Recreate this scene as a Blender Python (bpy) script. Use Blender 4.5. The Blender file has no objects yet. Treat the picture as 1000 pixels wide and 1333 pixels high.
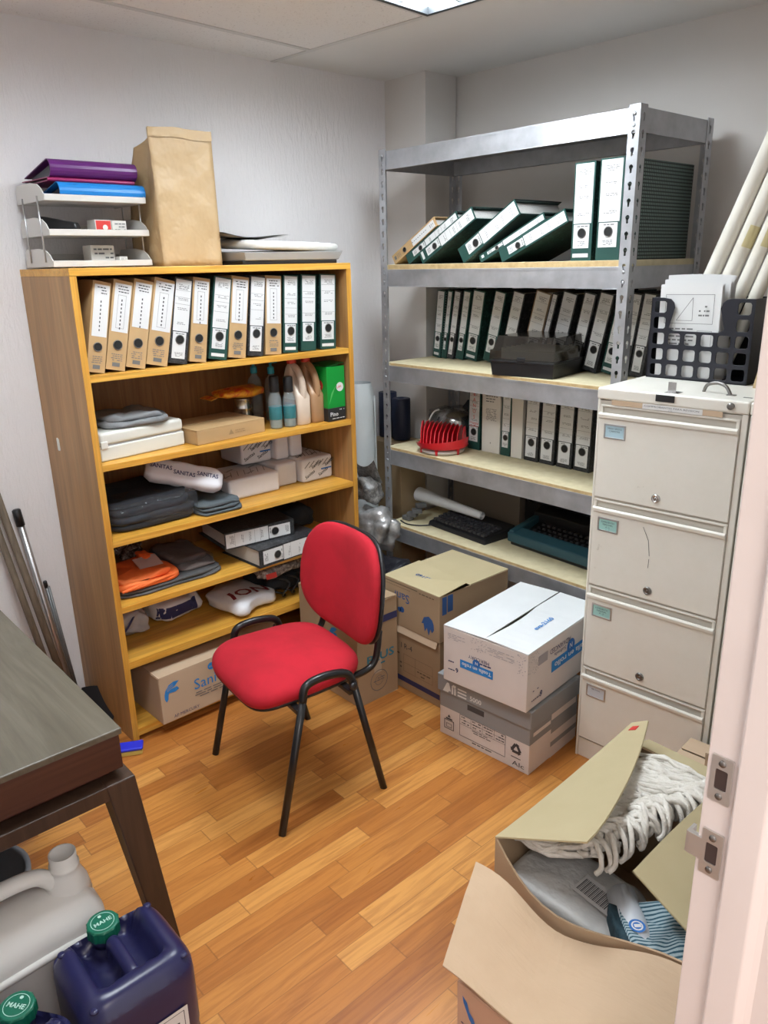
import bpy, bmesh, math, random
from math import sin, cos, pi, radians, sqrt, atan2
from mathutils import Vector, Matrix, noise
from mathutils.geometry import tessellate_polygon
random.seed(11)
S = bpy.context.scene
COL = S.collection
# ------------------------------------------------------------------ materials
MATS = {}
def mat(name, color=(.8, .8, .8), rough=.6, metal=0., nodes=None, **kw):
    if name in MATS: return MATS[name]
    m = bpy.data.materials.new(name); m.use_nodes = True
    b = m.node_tree.nodes['Principled BSDF']
    b.inputs['Base Color'].default_value = (*color, 1)
    b.inputs['Roughness'].default_value = rough
    b.inputs['Metallic'].default_value = metal
    for k, v in kw.items():
        b.inputs[k.replace('_', ' ')].default_value = v
    if nodes: nodes(N(m.node_tree, b))
    MATS[name] = m
    return m
class N:
    """tiny node-graph helper"""
    def __init__(s, t, b): s.t, s.b = t, b
    def new(s, typ, ins=None, **props):
        n = s.t.nodes.new(typ)
        for k, v in props.items(): setattr(n, k, v)
        for k, v in (ins or {}).items():
            if hasattr(v, 'is_output') or isinstance(v, bpy.types.NodeSocket): s.t.links.new(v, n.inputs[k])
            else: n.inputs[k].default_value = v
        return n
    def link(s, a, b): s.t.links.new(a, b)
    def obj(s, scale=(1, 1, 1), rot=(0, 0, 0), loc=(0, 0, 0), kind='Object'):
        tc = s.new('ShaderNodeTexCoord')
        return s.new('ShaderNodeMapping', {'Vector': tc.outputs[kind], 'Scale': scale, 'Rotation': rot, 'Location': loc}).outputs[0]
    def noise(s, v, scale, detail=4, rough=.55, dist=0.):
        return s.new('ShaderNodeTexNoise', {'Vector': v, 'Scale': scale, 'Detail': detail, 'Roughness': rough, 'Distortion': dist}).outputs['Fac']
    def ramp(s, fac, stops):
        r = s.new('ShaderNodeValToRGB', {'Fac': fac}); cr = r.color_ramp
        while len(cr.elements) < len(stops): cr.elements.new(.5)
        for e, (p, c) in zip(cr.elements, stops):
            e.position = p; e.color = (*c, 1) if len(c) == 3 else c
        return r.outputs[0]
    def math(s, op, a, b=0.):
        return s.new('ShaderNodeMath', {0: a, 1: b}, operation=op).outputs[0]
    def mix(s, f, a, b, mode='MIX'):
        n = s.new('ShaderNodeMix', data_type='RGBA', blend_type=mode)
        for i, v in ((0, f), (6, a), (7, b)):
            if isinstance(v, bpy.types.NodeSocket): s.link(v, n.inputs[i])
            else: n.inputs[i].default_value = v if i == 0 else (*v, 1)
        return n.outputs[2]
    def color(s, c): s.link(c, s.b.inputs['Base Color'])
    def roughness(s, c): s.link(c, s.b.inputs['Roughness'])
    def bump(s, h, strength=.3, dist=.01):
        s.link(s.new('ShaderNodeBump', {'Height': h, 'Strength': strength, 'Distance': dist}).outputs[0], s.b.inputs['Normal'])
def plain_noise(c1, c2, scale=6, bump=0., bscale=60, bdist=.002):
    def f(n):
        v = n.obj()
        n.color(n.ramp(n.noise(v, scale), [(.3, c1), (.7, c2)]))
        if bump: n.bump(n.noise(v, bscale, 3), bump, bdist)
    return f
def wood(c1, c2, c3, axis=2, scale=1., bump=.08):
    """plank grain running along the given axis"""
    def f(n):
        sc = [14 * scale] * 3; sc[axis] = .9 * scale
        v = n.obj(tuple(sc))
        w = n.noise(v, 1.6, 5, .6, 1.2)
        sc2 = [90 * scale] * 3; sc2[axis] = 3 * scale
        fine = n.noise(n.obj(tuple(sc2)), 1.5, 3)
        c = n.ramp(w, [(.28, c1), (.5, c2), (.72, c3)])
        n.color(n.mix(.35, c, n.ramp(fine, [(.35, tuple(x * .55 for x in c1)), (.6, c3)]), 'MULTIPLY'))
        n.bump(fine, bump, .002)
    return f
def m_floor(n):
    v = n.obj()
    sep = n.new('ShaderNodeSeparateXYZ', {0: v})
    W, L = .066, .44
    gx = n.math('DIVIDE', sep.outputs[0], W); row = n.math('FLOOR', gx)
    r1 = n.new('ShaderNodeTexWhiteNoise', {'W': row}, noise_dimensions='1D').outputs['Value']
    gy = n.math('ADD', n.math('DIVIDE', sep.outputs[1], L), n.math('MULTIPLY', r1, 7.3)); cy = n.math('FLOOR', gy)
    comb = n.new('ShaderNodeCombineXYZ', {0: row, 1: cy}).outputs[0]
    r2 = n.new('ShaderNodeTexWhiteNoise', {'Vector': comb}, noise_dimensions='2D').outputs['Value']
    base = n.ramp(r2, [(0., (.40, .140, .029)), (.35, (.51, .198, .044)), (.7, (.60, .258, .060)), (1., (.68, .325, .088))])
    off = n.new('ShaderNodeVectorMath', {0: v, 1: n.new('ShaderNodeCombineXYZ', {0: n.math('MULTIPLY', r2, 9.), 1: n.math('MULTIPLY', r2, 31.)}).outputs[0]}, operation='ADD').outputs[0]
    g = n.new('ShaderNodeMapping', {'Vector': off, 'Scale': (38, 2.6, 1)}).outputs[0]
    grain = n.noise(g, 1., 5, .6, 1.5)
    c = n.mix(.62, base, n.ramp(grain, [(.3, (.50, .36, .24)), (.58, (1., 1., 1.))]), 'MULTIPLY')
    fx = n.math('FRACT', gx); fy = n.math('FRACT', gy)
    ex = n.math('LESS_THAN', n.math('MINIMUM', fx, n.math('SUBTRACT', 1., fx)), .016)
    ey = n.math('LESS_THAN', n.math('MINIMUM', fy, n.math('SUBTRACT', 1., fy)), .004)
    e = n.math('MAXIMUM', ex, ey)
    c = n.mix(n.math('MULTIPLY', e, .45), c, (.16, .06, .02))
    n.color(c)
    n.roughness(n.ramp(grain, [(.3, (.36,) * 3), (.7, (.27,) * 3)]))
    n.bump(e, -.15, .001)
def m_wall_rough(n):
    v = n.obj((60, 60, 13)); a = n.noise(v, 1., 4, .6, .6); b = n.noise(n.obj((30, 30, 30)), 1., 3)
    n.bump(n.math('ADD', a, n.math('MULTIPLY', b, .5)), .75, .006)
    n.color(n.ramp(n.noise(n.obj(), 1.2, 2), [(.3, (.77, .745, .75)), (.7, (.82, .80, .805))]))
def m_tile(n):
    v = n.obj(); a = n.noise(v, 130, 3, .7)
    pits = n.ramp(a, [(.30, (0, 0, 0)), (.40, (1, 1, 1))])
    n.color(n.mix(pits, (.55, .51, .49), (.80, .77, .75))); n.bump(pits, .3, .002)
    st = n.noise(v, 2.2, 2, .4)
def m_check(c1, c2, p=.0115):
    def f(n):
        sep = n.new('ShaderNodeSeparateXYZ', {0: n.obj()}); k = 1 / p
        fy = n.math('FRACT', n.math('MULTIPLY', sep.outputs[1], k)); fz = n.math('FRACT', n.math('MULTIPLY', sep.outputs[2], k))
        m = n.math('MULTIPLY', n.math('GREATER_THAN', fy, .38), n.math('GREATER_THAN', fz, .38))
        n.color(n.mix(m, c1, c2))
    return f
def m_marble(c1, c2, c3, s=55):
    def f(n):
        n.color(n.ramp(n.noise(n.obj(), s, 5, .7, 2.), [(.40, c1), (.55, c2), (.68, c3)]))
    return f
def m_stripes(c1, c2, axis, p, w=.5, dist=0.):
    def f(n):
        v = n.obj()
        sep = n.new('ShaderNodeSeparateXYZ', {0: v})
        a = n.math('MULTIPLY', sep.outputs[axis], 1 / p)
        if dist: a = n.math('ADD', a, n.math('MULTIPLY', n.noise(v, 9, 2), dist))
        n.color(n.mix(n.math('GREATER_THAN', n.math('FRACT', a), w), c1, c2))
        n.bump(n.noise(v, 220, 2), .6, .004)
    return f
def steel_nodes(n):
    v = n.obj(); a = n.noise(v, 14, 4, .6)
    n.color(n.ramp(a, [(.3, (.40, .41, .43)), (.7, (.54, .55, .58))])); n.roughness(n.ramp(a, [(.3, (.42,) * 3), (.7, (.55,) * 3)]))
FLOOR = mat('laminate floor', nodes=m_floor)
WALLR = mat('textured wall paint', rough=.8, nodes=m_wall_rough)
WALL = mat('smooth wall paint', (.66, .63, .60), .75, nodes=plain_noise((.64, .605, .575), (.68, .65, .62), 1.5, .1, 90))
SOFF = mat('soffit paint', (.62, .60, .57), .8, nodes=plain_noise((.69, .67, .645), (.73, .71, .685), 2))
TILE = mat('mineral fibre tile', rough=.9, nodes=m_tile)
JAMB = mat('cream gloss door paint', (.74, .65, .62), .35, nodes=plain_noise((.72, .635, .605), (.75, .665, .635), 8, .05, 40))
PINE = mat('varnished pine edge', rough=.38, nodes=wood((.56, .275, .035), (.74, .42, .07), (.84, .53, .12), 1))
PINEV = mat('varnished pine edge upright', rough=.4, nodes=wood((.54, .255, .035), (.70, .385, .065), (.80, .48, .10), 2))
PLYSIDE = mat('varnished plywood side', rough=.45, nodes=wood((.34, .185, .07), (.46, .265, .105), (.57, .345, .15), 2, .7))
PLYBACK = mat('varnished plywood back', rough=.5, nodes=wood((.30, .13, .035), (.42, .20, .06), (.52, .27, .09), 2, 1.3))
DESKTOP = mat('grey brown wood laminate', rough=.42, nodes=wood((.105, .088, .058), (.15, .13, .092), (.20, .178, .135), 0, 1.2))
MAHOG = mat('dark mahogany stain', rough=.35, nodes=wood((.055, .018, .012), (.085, .028, .018), (.115, .042, .026), 1, 1.1))
LEGWOOD = mat('dark brown stained leg', rough=.4, nodes=wood((.05, .026, .016), (.075, .040, .024), (.10, .055, .034), 2, 1.2))
STEEL = mat('galvanised steel', rough=.5, metal=.75, nodes=steel_nodes)
MDF = mat('particle board shelf', rough=.8, nodes=plain_noise((.55, .48, .30), (.66, .59, .39), 25))
MDFEDGE = mat('raw board edge', (.50, .36, .18), .8, nodes=plain_noise((.42, .29, .13), (.58, .43, .22), 40))
CARD = mat('brown cardboard', rough=.8, nodes=plain_noise((.36, .255, .155), (.41, .295, .185), 4, .08, 200))
CARDL = mat('light cardboard', rough=.8, nodes=plain_noise((.50, .37, .25), (.55, .41, .285), 4, .08, 200))
CARDP = mat('pinkish cardboard', rough=.8, nodes=plain_noise((.55, .355, .25), (.60, .39, .28), 4, .08, 200))
CARDY = mat('khaki cardboard inside', rough=.8, nodes=plain_noise((.46, .385, .225), (.51, .43, .26), 4, .08, 200))
CARDW = mat('white coated cardboard', rough=.5, nodes=plain_noise((.70, .72, .73), (.76, .78, .79), 6))
CARDWS = mat('off white printed cardboard', rough=.55, nodes=plain_noise((.66, .60, .57), (.71, .65, .62), 6))
GREYP = mat('grey print', (.27, .275, .28), .6)
KRAFT = mat('kraft paper', rough=.5, nodes=plain_noise((.43, .295, .15), (.50, .35, .19), 5, .5, 9, .03))
WHITEP = mat('white paper', (.67, .67, .665), .7)
OFFP = mat('off white paper', (.70, .67, .62), .7)
PAGES = mat('page edges', rough=.8, nodes=m_stripes((.62, .60, .57), (.45, .43, .41), 0, .004, .5, 1.))
INK = mat('dark ink', (.05, .05, .055), .6)
GREYINK = mat('grey ink', (.15, .15, .15), .6)
BLUEP = mat('blue print', (.02, .15, .48), .6)
LBLUEP = mat('bright blue print', (.02, .22, .60), .6)
NAVYP = mat('navy print', (.03, .035, .12), .6)
REDP = mat('red print', (.62, .04, .03), .6)
TANBOARD = mat('tan binder board', rough=.6, nodes=plain_noise((.46, .295, .135), (.52, .34, .165), 8))
BRNBOARD = mat('brown binder board', rough=.6, nodes=plain_noise((.17, .10, .055), (.22, .14, .08), 8))
GRNMARB = mat('green black marbled board', rough=.45, nodes=m_marble((.006, .014, .013), (.012, .045, .038), (.06, .13, .11)))
GREYMARB = mat('black marbled board', rough=.45, nodes=m_marble((.012, .013, .015), (.03, .032, .036), (.12, .12, .125)))
CHECK = mat('green check board', rough=.5, nodes=m_check((.006, .015, .014), (.17, .25, .225)))
GRNBOARD = mat('dark green board', (.012, .06, .05), .5)
BLACKH = mat('finger hole black', (.006, .006, .006), .7)
CHROME = mat('bright metal', (.62, .62, .62), .25, 1.)
DKMETAL = mat('dull dark metal', (.22, .21, .20), .4, .9)
BRASSY = mat('aged strike metal', (.62, .59, .56), .35, .85)
BLACKPL = mat('black plastic', (.012, .012, .014), .4)
BLACKPAINT = mat('black painted tube', (.010, .010, .011), .3)
REDFAB = mat('red upholstery', rough=.9, nodes=lambda n: (n.color(n.ramp(n.noise(n.obj(), 5, 4, .6), [(.32, (.36, .005, .014)), (.6, (.49, .007, .022))])), n.bump(n.noise(n.obj(), 700, 2), .35, .001)))
CABPAINT = mat('cream enamel', rough=.35, nodes=lambda n: n.color(n.ramp(n.noise(n.obj(), 9, 6, .75), [(.27, (.45, .41, .33)), (.33, (.745, .72, .645)), (.7, (.78, .755, .69))])))
CABDARK = mat('shaded cream enamel', (.50, .46, .40), .6)  # darker cream, with the shade of the drawer recesses put into the colour
GREYPL = mat('pale grey plastic', (.60, .58, .55), .4)
GREYPL2 = mat('mid grey plastic', (.33, .33, .33), .45)
PURPLE = mat('purple vinyl', (.10, .012, .13), .35)
MAGENTA = mat('magenta vinyl', (.27, .010, .09), .35)
BLUEV = mat('bright blue vinyl', (.01, .20, .56), .35)
VINYLIN = mat('dark vinyl lining', (.02, .022, .035), .5)
NAVYPL = mat('navy blue plastic', (.022, .022, .115), .30, nodes=plain_noise((.016, .016, .062), (.021, .021, .08), 6, .05, 12, .01))
GREENCAP = mat('green plastic cap', (.006, .13, .075), .35)
MILKY = mat('milky plastic', (.88, .87, .84), .35, Transmission_Weight=.12, IOR=1.2)
CLEARPL = mat('clear plastic film', (.10, .105, .115), .10, Alpha=.30, nodes=lambda n: n.bump(n.noise(n.obj(), 16, 3, .6, 1.), .9, .02))
SILVER = mat('silver plastic film', (.62, .62, .62), .28, .55, nodes=plain_noise((.30, .30, .30), (.80, .80, .80), 18, .6, 25, .01))
GREYBAG = mat('grey patterned film', rough=.35, nodes=m_marble((.10, .10, .10), (.26, .25, .24), (.42, .41, .39), 20))
CLOTHD = mat('charcoal cloth', rough=.85, nodes=plain_noise((.012, .014, .019), (.024, .028, .036), 12, .5, 60, .004))
CLOTHG = mat('grey cloth', rough=.9, nodes=plain_noise((.17, .18, .19), (.24, .25, .26), 12, .5, 60, .004))
CLOTHBR = mat('brown grey cloth', rough=.9, nodes=plain_noise((.13, .10, .095), (.20, .17, .16), 12, .5, 60, .004))
ORANGE = mat('orange mesh cloth', rough=.7, nodes=plain_noise((.85, .13, .02), (.95, .22, .05), 14, .5, 40, .005), )
COTTON = mat('cotton yarn', rough=.95, nodes=plain_noise((.68, .64, .57), (.86, .83, .77), 40, .7, 260, .004))
TOWEL = mat('striped blue towel', rough=.95, nodes=m_stripes((.035, .10, .14), (.36, .46, .50), 0, .009, .42, 2.0))
REDPL = mat('red plastic', (.60, .008, .02), .3)
NAVYROLL = mat('navy roll wrapper', (.012, .018, .045), .5)
PALEWRAP = mat('pale blue wrap', rough=.4, nodes=plain_noise((.62, .67, .68), (.68, .72, .73), 5, .3, 20, .01))
SMOKE = mat('smoked clear plastic', (.022, .019, .016), .08, Alpha=.80)
TEAL = mat('teal enamel', (.022, .075, .10), .4)
GREENBOX = mat('glossy green print', (.004, .27, .035), .3)
DKGREENBOX = mat('dark green print', (.006, .15, .03), .35)
PINKLIQ = mat('beige bottle plastic', (.62, .50, .40), .3)
BROWNLIQ = mat('brown bottle plastic', (.36, .20, .10), .3)
CLEARB = mat('clear bottle plastic', (.45, .52, .54), .08, Alpha=.30)
TEALLAB = mat('teal label', (.03, .16, .18), .5)
YELLOWB = mat('yellow orange film', rough=.35, nodes=m_marble((.55, .03, .015), (.80, .36, .02), (.75, .42, .05), 12))
TIN = mat('tin plate', (.60, .59, .57), .22, 1.)
CREAMPL = mat('cream plastic', (.66, .66, .60), .4)
LABELB = mat('pale blue label', (.42, .60, .68), .6)
LABELG = mat('pale teal label', (.33, .58, .54), .6)
WOODPOLE = mat('weathered pole wood', rough=.7, nodes=wood((.14, .105, .07), (.20, .155, .11), (.27, .21, .15), 2, 2.))
ALU = mat('brushed aluminium', (.55, .55, .56), .35, .9)
GREYTUBE = mat('grey tube', (.18, .18, .18), .4, .6)
GLASSY = mat('diffuser', (.9, .95, 1.), .5)
TAPE = mat('packing tape', (.52, .40, .25), .22)
ROLLP = mat('drawing paper', rough=.7, nodes=plain_noise((.66, .62, .53), (.74, .71, .64), 8))
CRAYON = mat('cobalt plastic', (.02, .03, .62), .5)
YELLOWF = mat('yellow foam', (.62, .48, .12), .8)
FRAMEDK = mat('dark lamp frame', (.035, .04, .045), .5)
def emit(name, c, s):
    m = mat(name, (.8, .8, .8)); b = m.node_tree.nodes['Principled BSDF']
    b.inputs['Emission Color'].default_value = (*c, 1); b.inputs['Emission Strength'].default_value = s
    return m
# ------------------------------------------------------------------ mesh builder
_TXT = {}
def text_tris(s, bold=False):
    key = (s, bold)
    if key in _TXT: return _TXT[key]
    cu = bpy.data.curves.new('t', 'FONT'); cu.body = s; cu.size = 1.; cu.resolution_u = 2
    cu.align_x = 'LEFT'
    if bold: cu.offset = .018
    ob = bpy.data.objects.new('t', cu)
    me = bpy.data.meshes.new_from_object(ob)
    vs = [(v.co.x, v.co.y) for v in me.vertices]; fs = [tuple(p.vertices) for p in me.polygons]
    w = max((v[0] for v in vs), default=1.)
    bpy.data.objects.remove(ob); bpy.data.curves.remove(cu); bpy.data.meshes.remove(me)
    _TXT[key] = (vs, fs, w); return _TXT[key]
class B:
    def __init__(s): s.v = []; s.f = []; s.m = []; s.sm = []
    def add(s, vs, fs, m=0, smooth=False, M=None):
        o = len(s.v)
        s.v += [tuple(M @ Vector(v)) for v in vs] if M is not None else [tuple(v) for v in vs]
        for f in fs: s.f.append([i + o for i in f]); s.m.append(m); s.sm.append(smooth)
        return s
    def box(s, a, b, m=0, M=None):
        (x0, y0, z0), (x1, y1, z1) = a, b
        vs = [(x0, y0, z0), (x1, y0, z0), (x1, y1, z0), (x0, y1, z0), (x0, y0, z1), (x1, y0, z1), (x1, y1, z1), (x0, y1, z1)]
        return s.add(vs, [(0, 3, 2, 1), (4, 5, 6, 7), (0, 1, 5, 4), (1, 2, 6, 5), (2, 3, 7, 6), (3, 0, 4, 7)], m, False, M)
    def cbox(s, c, d, m=0, M=None):
        return s.box([c[i] - d[i] / 2 for i in range(3)], [c[i] + d[i] / 2 for i in range(3)], m, M)
    def hexa(s, q0, q1, m=0):
        """two quads (same winding) joined"""
        return s.add(list(q0) + list(q1), [(3, 2, 1, 0), (4, 5, 6, 7), (0, 1, 5, 4), (1, 2, 6, 5), (2, 3, 7, 6), (3, 0, 4, 7)], m)
    def slab(s, q, t, m=0):
        q = [Vector(p) for p in q]; n = (q[1] - q[0]).cross(q[3] - q[0]).normalized() * t
        return s.hexa(q, [p + n for p in q], m)
    def grid(s, fn, nu, nv, m=0, smooth=True, closeu=False, closev=False):
        vs = [fn(i / (nu if closeu else nu - 1), j / (nv if closev else nv - 1)) for i in range(nu) for j in range(nv)]
        fs = []
        for i in range(nu if closeu else nu - 1):
            for j in range(nv if closev else nv - 1):
                a, b2 = i, (i + 1) % nu; c, d = j, (j + 1) % nv
                fs.append((a * nv + c, b2 * nv + c, b2 * nv + d, a * nv + d))
        return s.add(vs, fs, m, smooth)
    def tube(s, pts, r, seg=10, m=0, cap=True, squash=1.):
        pts = [Vector(p) for p in pts]; n = len(pts)
        rs = r if hasattr(r, '__len__') else [r] * n
        T = [(pts[min(i + 1, n - 1)] - pts[max(i - 1, 0)]).normalized() for i in range(n)]
        u = T[0].orthogonal().normalized(); vs = []
        for i in range(n):
            u = (u - T[i] * u.dot(T[i])).normalized(); w = T[i].cross(u)
            vs += [pts[i] + (u * cos(2 * pi * k / seg) + w * sin(2 * pi * k / seg) * squash) * rs[i] for k in range(seg)]
        fs = [(i * seg + k, i * seg + (k + 1) % seg, (i + 1) * seg + (k + 1) % seg, (i + 1) * seg + k) for i in range(n - 1) for k in range(seg)]
        s.add(vs, fs, m, True)
        if cap:
            s.add(vs[:seg], [tuple(range(seg))[::-1]], m); s.add(vs[-seg:], [tuple(range(seg))], m)
        return s
    def cyl(s, a, b, r0, r1=None, seg=20, m=0, cap=True): return s.tube([a, b], [r0, r0 if r1 is None else r1], seg, m, cap)
    def lathe(s, prof, seg=24, m=0, c=(0, 0, 0), M=None):
        vs = [(c[0] + r * cos(2 * pi * k / seg), c[1] + r * sin(2 * pi * k / seg), c[2] + z) for r, z in prof for k in range(seg)]
        fs = [(i * seg + k, i * seg + (k + 1) % seg, (i + 1) * seg + (k + 1) % seg, (i + 1) * seg + k) for i in range(len(prof) - 1) for k in range(seg)]
        s.add(vs, fs, m, True, M)
        n = len(prof)
        s.add(vs[:seg], [tuple(range(seg))[::-1]], m, False, M); s.add(vs[-seg:], [tuple(range(seg))], m, False, M)
        return s
    def loft(s, rings, m=0, smooth=True, cap=True):
        n = len(rings[0]); vs = [p for r in rings for p in r]
        fs = [(i * n + k, i * n + (k + 1) % n, (i + 1) * n + (k + 1) % n, (i + 1) * n + k) for i in range(len(rings) - 1) for k in range(n)]
        s.add(vs, fs, m, smooth)
        if cap: s.add(rings[0], [tuple(range(n))[::-1]], m); s.add(rings[-1], [tuple(range(n))], m)
        return s
    def prism(s, loops, t, M=None, m=0):
        """flat plate (first loop outer, the rest holes) in local xy, thickness t along z"""
        L = [[Vector((p[0], p[1], 0)) for p in l] for l in loops]
        tri = tessellate_polygon(L); flat = [p for l in L for p in l]; n = len(flat)
        vs = [p.copy() for p in flat] + [p + Vector((0, 0, t)) for p in flat]; fs = []
        for a, b2, c in tri:
            nz = (flat[b2] - flat[a]).cross(flat[c] - flat[a]).z
            if nz < 0: a, c = c, a
            fs.append((c, b2, a)); fs.append((a + n, b2 + n, c + n))
        o = 0
        for l in L:
            k = len(l)
            for i in range(k): fs.append((o + i, o + (i + 1) % k, o + (i + 1) % k + n, o + i + n))
            o += k
        return s.add(vs, fs, m, False, M)
    def obj(s, name, mats, parent=None, bevel=0., seg=2, loc=None, rot=None):
        me = s.mesh(name, mats)
        return inst(name, me, parent, bevel, seg, loc, rot)
    def mesh(s, name, mats):
        me = bpy.data.meshes.new(name); me.from_pydata([tuple(v) for v in s.v], [], s.f)
        for mt in (mats if isinstance(mats, (list, tuple)) else [mats]): me.materials.append(mt)
        me.polygons.foreach_set('material_index', s.m); me.polygons.foreach_set('use_smooth', s.sm)
        bm = bmesh.new(); bm.from_mesh(me); bmesh.ops.remove_doubles(bm, verts=bm.verts, dist=1e-6)
        bmesh.ops.recalc_face_normals(bm, faces=bm.faces); bm.to_mesh(me); bm.free(); me.update()
        return me
def inst(name, me, parent=None, bevel=0., seg=2, loc=None, rot=None):
    o = bpy.data.objects.new(name, me); COL.objects.link(o)
    if parent is not None: o.parent = parent
    if loc is not None: o.location = loc
    if rot is not None: o.rotation_euler = rot
    if bevel:
        md = o.modifiers.new('bevel', 'BEVEL'); md.width = bevel; md.segments = seg; md.limit_method = 'ANGLE'; md.angle_limit = radians(40)
    return o
def thing(name, label, cat, loc=(0, 0, 0), rotz=0., group=None, rot=None):
    o = bpy.data.objects.new(name, None); COL.objects.link(o); o.empty_display_size = .05
    o.location = loc; o.rotation_euler = rot if rot else (0, 0, rotz)
    return tag(o, label, cat, group)
def tag(o, label, cat, group=None, kind=None):
    o['label'] = label; o['category'] = cat
    if group: o['group'] = group
    if kind: o['kind'] = kind
    return o
def struct(o): o['kind'] = 'structure'; return o
class Pr(B):
    """flat print on a plane: origin o, in-plane axes u, v (metres); lifted off by e"""
    def __init__(s, o, u, v, e=.0008):
        super().__init__(); s.o = Vector(o); s.u = Vector(u).normalized(); s.vv = Vector(v).normalized(); s.n = s.u.cross(s.vv) * e
        s.k = 0
    def p(s, x, y): return s.o + s.u * x + s.vv * y + s.n * (1 + .25 * s.k)
    def layer(s): s.k += 1; return s
    def rect(s, x0, y0, x1, y1, m=0): return s.add([s.p(x0, y0), s.p(x1, y0), s.p(x1, y1), s.p(x0, y1)], [(0, 1, 2, 3)], m)
    def poly(s, pts, m=0):
        L = [[Vector((a, b2, 0)) for a, b2 in pts]]
        return s.add([s.p(*q) for q in pts], [t for t in tessellate_polygon(L)], m)
    def disc(s, x, y, r, m=0, seg=18): return s.add([s.p(x + r * cos(2 * pi * i / seg), y + r * sin(2 * pi * i / seg)) for i in range(seg)], [tuple(range(seg))], m)
    def ring(s, x, y, r, w, m=0, seg=24):
        vs = [s.p(x + q * cos(2 * pi * i / seg), y + q * sin(2 * pi * i / seg)) for q in (r, r - w) for i in range(seg)]
        return s.add(vs, [(i, (i + 1) % seg, seg + (i + 1) % seg, seg + i) for i in range(seg)], m)
    def line(s, a, b2, w, m=0):
        a, b2 = Vector(a), Vector(b2); d = (b2 - a).normalized(); q = Vector((-d.y, d.x)) * w / 2
        return s.add([s.p(*(a + q)), s.p(*(b2 + q)), s.p(*(b2 - q)), s.p(*(a - q))], [(0, 1, 2, 3)], m)
    def frame(s, x0, y0, x1, y1, w, m=0):
        s.rect(x0, y0, x1, y0 + w, m); s.rect(x0, y1 - w, x1, y1, m); s.rect(x0, y0 + w, x0 + w, y1 - w, m); s.rect(x1 - w, y0 + w, x1, y1 - w, m); return s
    def text(s, t, x, y, size, m=0, rot=0., width=None, bold=False, center=False):
        vs, fs, w = text_tris(t, bold); k = size; kx = (width / w) if width else k
        c, sn = cos(rot), sin(rot); ox = -w * kx / 2 if center else 0
        return s.add([s.p(x + (a * kx + ox) * c - b2 * k * sn, y + (a * kx + ox) * sn + b2 * k * c) for a, b2 in vs], fs, m)
    def scribble(s, x0, y0, x1, y1, rows, m=0, fill=.8, rnd=random):
        """rows of word-like dashes standing for print too small to read"""
        h = (y1 - y0) / rows
        for r in range(rows):
            x = x0 + rnd.uniform(0, .15) * (x1 - x0); y = y1 - (r + .7) * h
            while x < x1 - .1 * (x1 - x0):
                w = min(rnd.uniform(.10, .3) * (x1 - x0), x1 - x)
                if rnd.random() < fill: s.rect(x, y, x + w, y + h * .38, m)
                x += w + .05 * (x1 - x0)
        return s
def rrect(x0, y0, x1, y1, r, n=3):
    P = []
    for cx, cy, a in ((x1 - r, y0 + r, -pi / 2), (x1 - r, y1 - r, 0), (x0 + r, y1 - r, pi / 2), (x0 + r, y0 + r, pi)):
        P += [(cx + r * cos(a + pi / 2 * i / n), cy + r * sin(a + pi / 2 * i / n)) for i in range(n + 1)]
    return P
def fr(o, x, y):
    """matrix with origin o, local x and y axes"""
    x = Vector(x).normalized(); y = Vector(y); y = (y - x * y.dot(x)).normalized(); z = x.cross(y)
    return Matrix(((x.x, y.x, z.x, o[0]), (x.y, y.y, z.y, o[1]), (x.z, y.z, z.z, o[2]), (0, 0, 0, 1)))
def smoothpath(pts, n=6):
    pts = [Vector(p) for p in pts]; P = [pts[0]] + pts + [pts[-1]]; out = []
    for i in range(1, len(P) - 2):
        for k in range(n):
            t = k / n; a, b2, c, d = P[i - 1:i + 3]
            out.append(.5 * ((2 * b2) + (c - a) * t + (2 * a - 5 * b2 + 4 * c - d) * t * t + (3 * b2 - a - 3 * c + d) * t ** 3))
    return out + [pts[-1]]
def nz(p, s, k=0.): return noise.noise(Vector((p[0] * s + k, p[1] * s - k, p[2] * s + 2 * k)))
def superblob(c, d, e1=.6, e2=.6, amp=.0, fs=8., seed=0., flat=True, nu=36, nv=20, m=0, b=None, M=None):
    """lumpy superellipsoid: bags, heaps. base flattened at its bottom"""
    b = b or B()
    sg = lambda a, e: math.copysign(abs(a) ** e, a)
    def f(u, v):
        a = 2 * pi * u; t = -pi / 2 + pi * v
        p = Vector((sg(cos(t), e1) * sg(cos(a), e2) * d[0] / 2, sg(cos(t), e1) * sg(sin(a), e2) * d[1] / 2, sg(sin(t), e1) * d[2] / 2))
        if amp:
            k = noise.turbulence(p * fs + Vector((seed, seed * 1.7, 0)), 3, False)
            p = p * (1 + amp * (k - .5) * 2) if True else p
        if flat: p.z = max(p.z, -d[2] / 2)
        q = Vector(c) + p
        return M @ q if M is not None else q
    return b.grid(f, nu, nv, m, True, closeu=True)
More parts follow.
